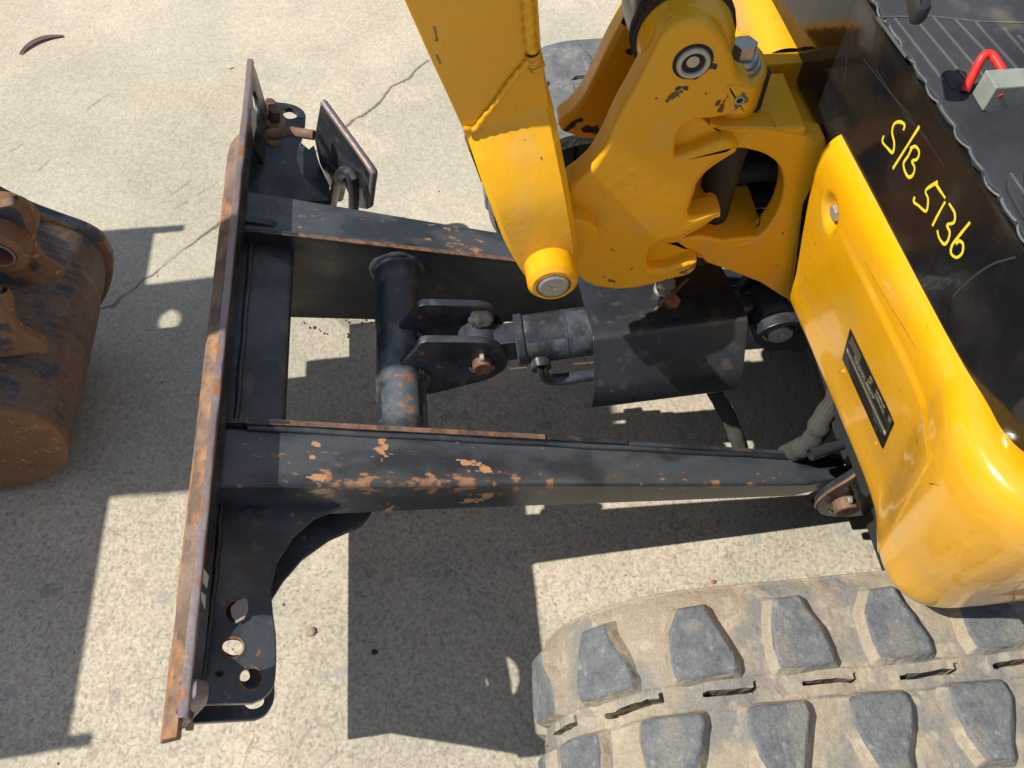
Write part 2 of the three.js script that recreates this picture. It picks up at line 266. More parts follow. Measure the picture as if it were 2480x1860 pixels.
function ext(shape, [u, v, w], d0, d1, o = {}) {            // a plate: outline on (u, v), from d0 to d1 along w, edges broken by bevel
  if (Array.isArray(shape)) shape = outline(shape, o.r || 0);
  for (const h of o.holes || []) { const q = h.slice(); shape.holes.push(new THREE.Path(q.map(p => new THREE.Vector2(p[0], p[1])))); }
  const b = Math.min(o.bevel ?? .0015, (d1 - d0) * .45), g = new THREE.ExtrudeGeometry(shape, { depth: d1 - d0 - 2 * b, bevelEnabled: b > 0, bevelThickness: b, bevelSize: b, bevelOffset: -b, bevelSegments: o.seg ?? 2, curveSegments: 8 });
  g.translate(0, 0, d0 + b);
  const org = o.o || V(0, 0, 0), m = new THREE.Matrix4().makeBasis(u, v, w).setPosition(org), q = clean(g); q.applyMatrix4(m);
  if (m.determinant() < 0) flip(q);
  return q;
}
function flip(g) { const p = g.attributes.position; for (let i = 0; i < p.count; i += 3) { const x = p.getX(i), y = p.getY(i), z = p.getZ(i); p.setXYZ(i, p.getX(i + 2), p.getY(i + 2), p.getZ(i + 2)); p.setXYZ(i + 2, x, y, z); } return g; }
const frameExt = (s, B, d0, d1, o = {}) => ext(s, B, d0, d1, { ...o, o: FO });
function cyl(a, b, r0, r1 = r0, o = {}) {                   // a solid cylinder from a to b with broken edges
  const d = b.clone().sub(a), L = d.length(), c = Math.min(o.bevel ?? .0012, r0 * .4, L * .4), s = o.n || 28;
  const pr = [[0, 0], [r0 - c, 0], [r0, c], [r1, L - c], [r1 - c, L], [0, L]];
  if (o.dimple) pr.splice(5, 1, [o.dimple, L], [o.dimple * .4, L - o.dimple * .8], [0, L - o.dimple * .8]);
  const g = clean(new THREE.LatheGeometry(pr.map(p => new THREE.Vector2(...p)), s));
  g.applyQuaternion(new THREE.Quaternion().setFromUnitVectors(V(0, 1, 0), d.clone().normalize())); g.translate(a.x, a.y, a.z); return g;
}
function ring(a, b, ro, ri, n = 32) {                       // a hollow cylinder
  const d = b.clone().sub(a), L = d.length(), c = Math.min(.0015, (ro - ri) * .3);
  const pr = [[ri, 0], [ro - c, 0], [ro, c], [ro, L - c], [ro - c, L], [ri + c, L], [ri, L - c], [ri, 0]];
  const g = clean(new THREE.LatheGeometry(pr.map(p => new THREE.Vector2(...p)), n));
  g.applyQuaternion(new THREE.Quaternion().setFromUnitVectors(V(0, 1, 0), d.clone().normalize())); g.translate(a.x, a.y, a.z); return g;
}
function hex(a, b, r) { const d = b.clone().sub(a), L = d.length(), g = clean(ext(circ(0, 0, r, r, 6), XY, 0, L, { bevel: r * .1 })); g.applyQuaternion(new THREE.Quaternion().setFromUnitVectors(V(0, 0, 1), d.clone().normalize())); g.translate(a.x, a.y, a.z); return g; }
function pipe(pts, r, o = {}) { const c = new THREE.CatmullRomCurve3(pts.map(p => Array.isArray(p) ? V(...p) : p), false, 'centripetal', .5); return new THREE.TubeGeometry(c, o.n || pts.length * 10, r, o.s || 12, false); }
function bead(pts, r, seed) {                               // a weld bead: a lumpy tube
  const g = pipe(pts, r, { n: pts.length * 14, s: 10 }), p = g.attributes.position, q = rng(seed), ph = q() * 9;
  for (let i = 0; i < p.count; i++) { const k = Math.floor(i / 11), s = 1 + .0; p.setXYZ(i, p.getX(i) + Math.sin(k * .55 + ph) * r * .12, p.getY(i) + Math.sin(k * .43) * r * .12, p.getZ(i) + Math.cos(k * .61 + ph) * r * .1); }
  return g;
}
function sweep(profile, path, o = {}) {                     // profile [[out, y]...] carried along a plan path of {x, z, nx, nz}; solid if thickness t
  const pos = [], n = profile.length, idx = [];
  for (const s of path) for (const q of profile) pos.push(s.x + s.nx * q[0], q[1] + (s.dy || 0), s.z + s.nz * q[0]);
  for (let i = 0; i + 1 < path.length; i++) for (let j = 0; j + 1 < n; j++) { const a = i * n + j, b = a + 1, c = a + n, d = c + 1; idx.push(a, b, c, b, d, c); }
  const g = new THREE.BufferGeometry(); g.setAttribute('position', new THREE.Float32BufferAttribute(pos, 3)); g.setIndex(idx); return clean(g);
}
function plan(pts, n = 6) {                                 // smooth plan path with normals to its left
  const c = smoothOpen(pts.map(p => [p[0], p[1]]), n); return c.map((p, i) => { const a = c[Math.max(0, i - 1)], b = c[Math.min(c.length - 1, i + 1)], dx = b[0] - a[0], dz = b[1] - a[1], l = Math.hypot(dx, dz); return { x: p[0], z: p[1], nx: -dz / l, nz: dx / l }; });
}

/* ---------- ground ---------- */
{
  const g = new THREE.PlaneGeometry(80, 80); g.rotateX(-Math.PI / 2);
  const m = new THREE.Mesh(g, gm), p = g.attributes.position, uv = g.attributes.uv;
  for (let i = 0; i < p.count; i++) uv.setXY(i, (p.getX(i) - GX) / GS, (p.getZ(i) - GZ) / GS);
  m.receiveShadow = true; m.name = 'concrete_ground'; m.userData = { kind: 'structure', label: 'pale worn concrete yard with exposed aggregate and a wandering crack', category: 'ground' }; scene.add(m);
}

/* ---------- the excavator ---------- */
const EX = new THREE.Group(); EX.name = 'mini_excavator';
EX.userData = { label: 'yellow and black tracked mini excavator with raised rusty dozer blade and open swing post', category: 'excavator' };
scene.add(EX);

/* dozer blade */
const BL = (() => {
  const prof = [[-.2912, .4495], [-.306, .4435], [-.3135, .428], [-.318, .40], [-.325, .36], [-.338, .31], [-.354, .255], [-.367, .20], [-.358, .196], [-.345, .25], [-.329, .305], [-.316, .355], [-.309, .40], [-.3055, .42], [-.300, .431], [-.2912, .436]];
  const g = clean(ext(prof, XY, -1.015, -.184, { bevel: .002 }));
  const p = g.attributes.position;                          // the far upper corner is cut on a slant
  for (let i = 0; i < p.count; i++) { const x = p.getX(i), z = p.getZ(i); if (z < -1.0) p.setZ(i, z + clamp((-.2912 - x) / .027) * .032); else if (z > -.3) p.setZ(i, z - clamp((.425 - p.getY(i)) / .05) * .06); }
  const ev = new Evaluator(); ev.attributes = ['position', 'normal']; g.computeVertexNormals();
  const tool = new THREE.CylinderGeometry(.019, .019, .4, 36), spot = [[-0.2485,0.3329,-0.2996]][0], toSun = V(-.82, 1, .05).normalize(); tool.applyQuaternion(new THREE.Quaternion().setFromUnitVectors(V(0, 1, 0), toSun)); tool.scale(1, 1, 1.65); tool.translate(spot[0] - .15 * .82, spot[1] + .15, spot[2] + .15 * .05); tool.deleteAttribute('uv');
  const cut = ev.evaluate(new Brush(g), new Brush(tool), SUBTRACTION).geometry;
  const rear = clean(ext([[-.2885, .42], [-.297, .40], [-.306, .36], [-.320, .30], [-.331, .25], [-.336, .25], [-.3275, .305], [-.3135, .355], [-.306, .40], [-.297, .42]], XY, -1.12, -.268, { bevel: .001 })); rear.computeVertexNormals();
  const rearCut = ev.evaluate(new Brush(rear), new Brush(tool), SUBTRACTION).geometry;
  const bl = mesh('dozer_blade', cut, mats.rust, EX, { label: 'rusty orange front plate of the dozer blade' });
  mesh('rear_skin', rearCut, mats.bracket, bl, { label: 'black rear skin of the blade' });
  return bl;
})();
{ const uv = BL.geometry.attributes.uv; for (let i = 0; i < uv.count; i++) uv.setXY(i, uv.getX(i) * 1.3, uv.getY(i) * 1.0); }
{
  const eyeF = [[[-1.1191,0.4308]][0][0], .412], eyeN = [-.297, .39];
  const pts = [[-1.182, .452, .03], [-.200, .452, .004], [-.200, .428, .008], [-.26, .412, .02], [-1.03, .412, .02], [-1.06, .34, .02], [-1.182, .34, .02]];
  const plate = ext(pts, ZY, -.2906, -.2835, { bevel: .0025, holes: [circ(eyeF[0], eyeF[1], .02, .02)] });
  mesh('back_plate', plate, mats.bracket, BL, { label: 'dark rear plate of the blade with an eye hole at each end' });
  const eg = []; { for (let k = 0; k < 120; k++) { const za = -1.176 + k * .00813, zb = za + .00813, w = z => [(fbm(z * .9 + 3, .3, 24, 3, 4) - .5) * .0022, (fbm(z * .9 + 3, .7, 24, 3, 6) - .5) * .0016, (fbm(z * .9 + 3, .5, 30, 3, 8) - .5) * .002]; const A = w(za), B = w(zb), P = [[-.2912 + A[0], .4485, za], [-.2909 + A[0], .4522 + A[1], za], [-.2898 + A[0], .4537 + A[1], za], [-.2838 + A[2], .4533 + A[1], za], [-.2820 + A[2], .452 + A[1], za], [-.2820, .447, za], [-.2912 + B[0], .4485, zb], [-.2909 + B[0], .4522 + B[1], zb], [-.2898 + B[0], .4537 + B[1], zb], [-.2838 + B[2], .4533 + B[1], zb], [-.2820 + B[2], .452 + B[1], zb], [-.2820, .447, zb]]; for (let i = 0; i < 5; i++) eg.push(...P[i], ...P[i + 6], ...P[i + 1], ...P[i + 1], ...P[i + 6], ...P[i + 7]); if (k === 0 || k === 119) { const o = k ? 6 : 0; for (let i = 1; i < 5; i++) eg.push(...P[o], ...P[o + i], ...P[o + i + 1]); } } }
  const egg = mergeVertices((() => { const g = new THREE.BufferGeometry(); g.setAttribute('position', new THREE.Float32BufferAttribute(eg, 3)); return g; })(), 1e-6);
  mesh('worn_edge', egg, mats.edge, BL, { label: 'worn bare grey steel top edge of the blade', crease: 40 });
  // thick cast end at the near side
  const endg = ext([[-.2945, .4515], [-.277, .4495], [-.2695, .435], [-.275, .418], [-.296, .404], [-.306, .402], [-.3, .425]], XY, -.238, -.199, { bevel: .008, seg: 4 });
  { const p = endg.attributes.position; for (let i = 0; i < p.count; i++) { const x = p.getX(i), y = p.getY(i), z = p.getZ(i); p.setZ(i, z - ss(.012, -.02, -.305 - x + 0) * 0 - (z > -.21 ? .018 * ss(-.30, -.27, x) : 0) + (fbm(x * 4 + 2, y * 4, 16, 3, 2) - .5) * .004); } }
  mesh('end_casting', endg, mats.edge, BL, { label: 'bare grey worn casting at the near end of the blade' });
  // box beam along the back and its end flanges
  const beam = frameExt([[-.014, -.128, .006], [.066, -.128, .01], [.066, -.02, .01], [-.014, -.02, .003]], FS, -.895 + .69, -.556 + .69, { bevel: 0 });
  mesh('box_beam', beam, mats.black, BL);
  mesh('weld_bead', [bead([FP(.006, -.019, -.2), FP(.006, -.018, -.05), FP(.006, -.019, .13)], .004, 3), bead([[-0.3004,0.3509,-0.4661],[-0.2995,0.3506,-0.4015],[-0.3015,0.3512,-0.3104],[-0.3035,0.3518,-0.2376]], .0035, 4)], mats.black, BL);
  mesh('end_flange', frameExt([[-.004, -.15], [.088, -.15, .008], [.088, -.022, .01], [.03, .004, .004], [-.004, .006]], FS, -.2, -.188, { bevel: .002 }), mats.black, BL);
  // paint sticker remains on the rear face
  const st = (pts) => ext(pts, ZY, -.2834, -.2828, { bevel: 0 });
  mesh('torn_sticker', [st([[-0.3503,0.4524],[-0.3486,0.4263],[-0.3340,0.4287],[-0.3354,0.4419]]), st([[-0.3247,0.4490],[-0.3260,0.4301],[-0.3119,0.4281],[-0.3175,0.4419]])], new THREE.MeshStandardMaterial({ color: new THREE.Color(.5, .52, .48), roughness: .6 }), BL, { label: 'torn white sticker at the near end of the blade' });
  mesh('torn_sticker', [st([[-1.0825,0.4357],[-1.1047,0.4097],[-1.0780,0.4044],[-1.0428,0.4119],[-1.0525,0.4280]])], new THREE.MeshStandardMaterial({ color: new THREE.Color(.42, .44, .42), roughness: .6 }), BL, { label: 'pale sticker at the far end of the blade' });
}
/* near and far bracket plates: pairs of eared plates that hold the blade extensions */
{
  // near bracket: outline read on a plane 0.055 below the frame top, parallel to it
  const o1 = [[-0.0074,0.2246],[-0.0037,0.2065],[0.0992,0.1974],[0.1828,0.1919],[0.1779,0.2038],[0.1551,0.2119],[0.1074,0.2339],[0.0832,0.2592],[0.0654,0.2920],[0.0601,0.3215],[0.0604,0.3306],[0.0640,0.3570],[0.0682,0.3796],[0.0704,0.4109,0.0200],[0.0693,0.4351,0.0300],[0.0604,0.4481,0.0300],[0.0462,0.4535],[-0.0071,0.4531],[-0.0056,0.4388],[-0.0036,0.3880]];
  const holes = [[[0.0106,0.3535],[0.0150,0.3422],[0.0238,0.3381],[0.0332,0.3414],[0.0363,0.3520],[0.0330,0.3617],[0.0242,0.3661],[0.0150,0.3631]], [[0.0101,0.3944],[0.0123,0.3859],[0.0209,0.3824],[0.0300,0.3846],[0.0347,0.3917],[0.0333,0.4001],[0.0255,0.4050],[0.0166,0.4033]], [[0.0307,0.4273],[0.0331,0.4191],[0.0424,0.4148],[0.0514,0.4173],[0.0563,0.4257],[0.0552,0.4332],[0.0483,0.4396],[0.0388,0.4389]], [[0.0060,0.4207],[0.0076,0.4175],[0.0112,0.4171],[0.0141,0.4202],[0.0125,0.4246],[0.0086,0.4249]]].map(p => smooth(p, 3));
  mesh('extension_bracket', frameExt(o1, FT, -.065, -.055, { holes, bevel: .0015 }), mats.bracket, BL, { label: 'black upper bracket plate with four holes at the near end' });
  for (const h of holes.slice(0, 3)) mesh('hole_rim', pipe([...h, h[0]].map(p => FP(p[0], -.0555, p[1])), .0016, { n: 60, s: 6 }), mats.rustDark, BL);
  const o2 = [[-0.0109,0.1983],[0.1044,0.1595],[0.1643,0.1706],[0.1925,0.1896,0.0100],[0.1763,0.2109,0.0100],[0.1332,0.2322],[0.0997,0.2596],[0.0768,0.2897],[0.0636,0.3148],[0.0638,0.3232],[0.0692,0.3578],[0.0734,0.4362,0.0300],[0.0641,0.4514,0.0300],[0.0520,0.4555],[-0.0155,0.4566],[-0.0084,0.4211]];
  mesh('extension_bracket', frameExt(o2, FT, -.135, -.125, { holes: [smooth([[0.0287,0.4064],[0.0306,0.3993],[0.0366,0.3962],[0.0424,0.4003],[0.0437,0.4084],[0.0377,0.4122]], 3), smooth([[0.0107,0.3736],[0.0115,0.3637],[0.0238,0.3597],[0.0368,0.3633],[0.0397,0.3708],[0.0347,0.3790],[0.0222,0.3812]], 3), smooth([[0.0373,0.4303],[0.0392,0.4241],[0.0484,0.4212],[0.0580,0.4247],[0.0615,0.4327],[0.0596,0.4396],[0.0497,0.4435],[0.0419,0.4406]], 3)], bevel: .0015 }), mats.bracket, BL, { label: 'lower bracket plate under the near one' });
  mesh('shelf_plate', frameExt([[0.0029,0.2027],[0.1006,0.1998],[0.1820,0.1940],[0.1752,0.2042],[0.1082,0.2112],[0.0076,0.2205]], FT, -.0565, -.046, { bevel: .002 }), mats.black, BL);
  // far bracket
  const o3 = [[-0.0068,-0.2988],[-0.0108,-0.4867],[-0.0030,-0.5208],[0.0452,-0.5264,0.0200],[0.0641,-0.5206,0.0200],[0.0750,-0.5076,0.0200],[0.0747,-0.4767],[0.0700,-0.4405],[0.0642,-0.4195],[0.0634,-0.3952],[0.0726,-0.3617],[0.0925,-0.3357],[0.1202,-0.3125],[0.1012,-0.3056]];
  mesh('extension_bracket', frameExt(o3, FT, -.065, -.055, { holes: [smooth([[0.0370,-0.5010],[0.0409,-0.5097],[0.0507,-0.5147],[0.0603,-0.5067],[0.0607,-0.4964],[0.0517,-0.4886],[0.0434,-0.4884]], 3), smooth([[0.0061,-0.5062],[0.0124,-0.5130],[0.0225,-0.5103],[0.0231,-0.4975],[0.0150,-0.4930],[0.0083,-0.4965]], 3)], bevel: .0015 }), mats.bracket, BL, { label: 'black bracket plate at the far end of the blade' });
  const o4 = [[-0.0090,-0.3682],[-0.0037,-0.5553],[0.0506,-0.5146],[0.0735,-0.5119],[0.0863,-0.4989],[0.0948,-0.5113],[0.1046,-0.4692],[0.1230,-0.4175],[0.1270,-0.3792]];
  mesh('extension_bracket', frameExt(o4, FT, -.135, -.125, { bevel: .0015 }), mats.bracket, BL, { label: 'lower bracket plate at the far end' });
  // folded ear plate standing at the far bracket
  const e1 = [[-0.1813,0.4292,-1.0916],[-0.1097,0.4016,-0.9639],[-0.1099,0.3911,-0.9642],[-0.1311,0.2878,-1.0020],[-0.1568,0.2483,-1.0478],[-0.1694,0.2885,-1.0702],[-0.2033,0.2140,-1.1308],[-0.2157,0.2567,-1.1530],[-0.2137,0.3143,-1.1493]];
  mesh('stop_plate', slab(e1, .012), mats.bracket, BL, { label: 'upright black stop plate with a rusty rim at the far bracket' });
  mesh('rusty_rim', pipe([[-0.1803,0.4297,-1.0897],[-0.1530,0.4187,-1.0410],[-0.1269,0.4081,-0.9945],[-0.1136,0.4005,-0.9708],[-0.1104,0.3964,-0.9651],[-0.1146,0.3688,-0.9727],[-0.1263,0.3053,-0.9935]].map(p => [p[0] + .004, p[1] + .001, p[2] - .002]), .0052, { n: 60 }), mats.edge, BL);
  const lp = [[-0.1890,0.2116,-1.1017],[-0.1593,0.3193,-1.0488],[-0.1475,0.3534,-1.0277],[-0.1347,0.3758,-1.0048],[-0.1282,0.3777,-0.9932],[-0.1308,0.3458,-0.9979],[-0.1423,0.2720,-1.0185]];
  mesh('bent_lug', pipe(lp.map(p => [p[0] - .012, p[1], p[2] + .007]), .0085, { n: 60 }), mats.black, BL);
  mesh('lug_web', slab([[-0.1965,0.2922,-1.1150],[-0.1648,0.3061,-1.0586],[-0.1896,0.2081,-1.1028],[-0.2107,0.1825,-1.1404],[-0.1999,0.2327,-1.1212]], .01), mats.bracket, BL);
  // locking pin with a bent rod handle, its keeper plate
  const K0 = FP(0, -.055, 0).y;
  mesh('locking_rod', pipe([...[[-0.2702,-1.0818],[-0.2543,-1.0815],[-0.2354,-1.0844],[-0.2209,-1.0796],[-0.1985,-1.0728]].map(p => [p[0], .385, p[1]])], .008, { n: 40 }), mats.rust, BL, { label: 'rusty bent locking rod' });
  mesh('hook_end', pipe([[-0.2748,-1.0938],[-0.2724,-1.0793],[-0.2640,-1.0703],[-0.2522,-1.0728]].map(p => [p[0], .375, p[1]]), .006, { n: 30 }), mats.rust, BL);
  mesh('keeper_plate', frameExt([[0.0105,-0.4785],[0.0216,-0.4863],[0.0363,-0.4886],[0.0444,-0.4740],[0.0410,-0.4557],[0.0284,-0.4465],[0.0151,-0.4546],[0.0071,-0.4676]], FT, -.056, -.050, { bevel: .001 }), mats.rust, BL);
  { const k = [[-0.2702,0.3547,-1.1512],[-0.2645,0.3531,-1.1464]]; mesh('bolt_head', hex(V(...k[0]), V(...k[0]).addScaledVector(FN, .022), .011), mats.pinRust, BL); }
  { const k = [[-0.2815,0.3475,-1.1927],[-0.2804,0.3472,-1.1878]]; mesh('bolt_head', hex(V(...k[0]).addScaledVector(FN, -.006), V(...k[0]).addScaledVector(FN, .012), .009), mats.pinRust, BL); }
}
function slab(P, t, toward) {                             // a flat plate from its outline in space, t thick towards the back
  const p = P.map(q => V(...q)), u = p[1].clone().sub(p[0]).normalize(), c = V(0, 0, 0);
  for (let i = 0; i < p.length; i++) c.add(V().crossVectors(p[i], p[(i + 1) % p.length]));
  let w = c.normalize(); if (w.dot(toward || V(0, 1, .8)) < 0) w.negate(); const v = V().crossVectors(w, u), f = p.map(q => { const d = q.clone().sub(p[0]); return [d.dot(u), d.dot(v)]; });
  return ext(f, [u, v, w], -t, 0, { o: p[0], bevel: Math.min(.002, t * .3) });
}

/* dozer arms: a tall inner plate with a box welded along its outer side */
const armMat = (() => {                                    // rust follows the outer corner of the top face
  const W = 1024, H = 512, r = rng(41), bits = [];
  for (let i = 0; i < 70; i++) { const x = -.28 + r() * r() * .7, z = (r() < .6 ? -.555 + r() * .09 : -.945 + r() * .05), l = .003 + .02 * r() * r() * r(), a = (r() - .5) * .9; bits.push([[x, z], [x + l * Math.cos(a), z + l * Math.sin(a)], .0005 + .0008 * r() * r(), r()]); }
  const spots = [[-.107, -.527, .006, .016], [-.186, -.528, .006, .004], [-.18, -.482, .012, .006], [-.19, -.51, .004, .003], [.0, -.513, .012, .004], [.02, -.503, .009, .004]];
  const edge = x => -.470 - (x + .28) * .048;
  const map = tex(W, H, (u, v) => {
    const x = -.3 + u, z = -.97 + v * .5, n = fbm(u, v, 12, 5, 61), f = fbm(u, v, 64, 3, 9), g = vn(u * 700, v * 350, 700, 4);
    let c = mix([.026, .031, .038], [.068, .079, .09], clamp(ss(.25, .6, n)* .85 + (f - .5) * .5 + (g - .5) * .3));
    const de = z - edge(x), near = ss(-.034, -.002, de), along = ss(-.24, -.16, x) * (1 - ss(.0, .16, x));
    const h2 = fbm(u, v, 130, 3, 23), e = n * .3 + f * .38 + h2 * .3 + near * .145 * along + near * .05 + (z < -.7 ? .1 * ss(-.2, -.1, x) * (1 - ss(.02, .08, x)) : 0);
    c = mix(c, [.075, .05, .036], ss(.6, .68, e) * .55);
    c = mix(c, mix([.15, .075, .045], [.36, .2, .115], clamp(f * .5 + h2 * .6)), ss(.665, .735, e) * (.45 + .55 * ss(.35, .6, h2)));
    for (const b of bits) if (Math.abs(b[0][0] - x) < .05 && Math.abs(b[0][1] - z) < .05) c = mix(c, b[3] < .5 ? [.4, .34, .26] : [.4, .2, .08], ss(b[2], b[2] * .4, segD(x, z, b[0], b[1])) * .55);
    for (const s of spots) { const d = Math.hypot((x - s[0]) / s[2] + (f - .5) * 1.4, (z - s[1]) / s[3]) + (h2 - .5) * 2.2; c = mix(c, [.46, .24, .12], ss(1, .85, d)); }
    return c;
  }, true);
  return new THREE.MeshStandardMaterial({ map, roughness: .32, bumpMap: orange, bumpScale: .0004 });
})();
function armUV(m) { const p = m.geometry.attributes.position, uv = m.geometry.attributes.uv; for (let i = 0; i < p.count; i++) uv.setXY(i, p.getX(i) + .3, (p.getZ(i) + .97 + (p.getY(i) - .4 + .287 * (p.getX(i) + .283)) * .6) / .5); }
for (const far of [0, 1]) {
  const m = z => far ? -1.412 - z : z;                      // mirrored about the machine's centre line
  const S = (a, b) => far ? [m(b), m(a)] : [a, b];
  // box: top face tapers towards the pivot
  const top = [[-.016, -.466], [.30, -.482], [.62, -.495], [.80, -.503], [.88, -.52], [.88, -.5475], [-.016, -.5475]].map(p => [p[0], m(p[1]) + .69]);
  const g = clean(frameExt(top, FT, -.096, 0, { bevel: .006, seg: 3 })), p = g.attributes.position;
  for (let i = 0; i < p.count; i++) { const q = V().fromBufferAttribute(p, i).sub(FO), a = q.dot(FA), n = q.dot(FN); if (n < -.03) { const t = clamp(a / .85), nn = n * (1 - .62 * t); const w = FO.clone().addScaledVector(FA, a).addScaledVector(FN, nn).add(V(0, 0, q.z)); p.setXYZ(i, w.x, w.y, w.z); } }
  const am = mesh('dozer_arm', g, armMat, EX, { label: far ? 'far dozer arm, black with a rusty flange' : 'near dozer arm, black with rust along its outer corner' }); armUV(am);
  const [za, zb] = S(-.5543, -.5478);
  const ip = frameExt([[-.014, .004], [.02, .010, .01], [.87, .006, .01], [.90, -.02, .02], [.86, -.05, .02], [.40, -.145, .1], [.03, -.185, .02], [-.014, -.16]], FS, za + .69, zb + .69, { bevel: .001 });
  armUV(mesh('inner_plate', ip, mats.bracket, am));
  mesh('rusty_flange', frameExt([[.018, .0095], [.40, .0115], [.40, .0085], [.018, .0065]], FS, za + .69 - .0004, zb + .69 + .0004, { bevel: .0008 }), mats.rustDark, am, { label: 'rusted top edge of the inner plate' });
  mesh('rusty_flange', frameExt([[.405, .0112], [.52, .0108], [.52, .008], [.405, .008]], FS, za + .69 - .0002, zb + .69 + .0002, { bevel: .0008 }), mats.bracket, am);
  armUV(mesh('weld_bead', bead([FP(.02, .001, m(-.546) + .69), FP(.3, .001, m(-.546) + .69), FP(.6, .001, m(-.546) + .69), FP(.85, .0, m(-.546) + .69)], .0045, 7 + far), mats.black, am));
  // pivot eye at the undercarriage
  const pv = FP(.905, -.045, 0); pv.z = m(-.515);
  mesh('pivot_eye', ring(V(pv.x, pv.y, m(-.545)), V(pv.x, pv.y, m(-.492)), .038, .016), mats.black, am);
}
/* pivot lugs of the undercarriage, with pins */
function pivotPin(c, r, L, mat, parent, nm, lbl) {          // pin along z with a spring clip through its head; c is the centre of its near face
  const pm = mesh(nm, cyl(V(c[0], c[1], c[2] - L), V(...c), r, r, { dimple: r * .22, bevel: .001 }), mat, parent, lbl ? { label: lbl } : {});
  const y = c[1] + r * .75, z = c[2] - .012;
  mesh('spring_clip', [ring(V(c[0] - .003, y + .006, z + .002), V(c[0] + .003, y + .006, z + .002), .0055, .003), pipe([[c[0], y + .004, z], [c[0], c[1], z], [c[0] - .001, c[1] - r - .005, z], [c[0] - .012, c[1] - r - .003, z + .002], [c[0] - r - .004, c[1] - r * .5, z + .002]], .0019, { n: 24 }), pipe([[c[0], c[1] - r - .004, z], [c[0] + .01, c[1] - r - .004, z + .001], [c[0] + r + .003, c[1] - r * .6, z + .001]], .0019, { n: 18 })], mats.zinc, pm);
  return pm;
}
{
  const lug = mesh('pivot_lug', ext([[0.4882,0.1796,0.0300],[0.5093,0.1360,0.0300],[0.5549,0.1221],[0.6080,0.1228],[0.6104,0.1343],[0.5357,0.3361],[0.5220,0.2886],[0.5114,0.2575],[0.4921,0.2158]], XY, -.482, -.47, { bevel: .0015 }), mats.black, EX, { label: 'black pivot lug with a rusty rim at the rear of the near dozer arm' });
  mesh('rusty_rim', pipe([[0.4927,0.1680],[0.4892,0.1821],[0.4926,0.2147],[0.5109,0.2549],[0.5225,0.2875]].map((p, i) => [p[0], p[1] + .0005, -.4705]), .0022, { n: 40 }), mats.rust, lug);
  pivotPin([...[[0.5272,0.1860]][0], -.452], .0165, .028, mats.pinRust, lug, 'pivot_pin', 'rust brown pivot pin with a spring clip');
  mesh('clevis_cheek', ext([[0.5563,0.0096],[0.5984,0.0800],[0.6269,0.1720],[0.7109,-0.0449],[0.5982,-0.0625]], XY, -.562, -.55), mats.black, lug);
}
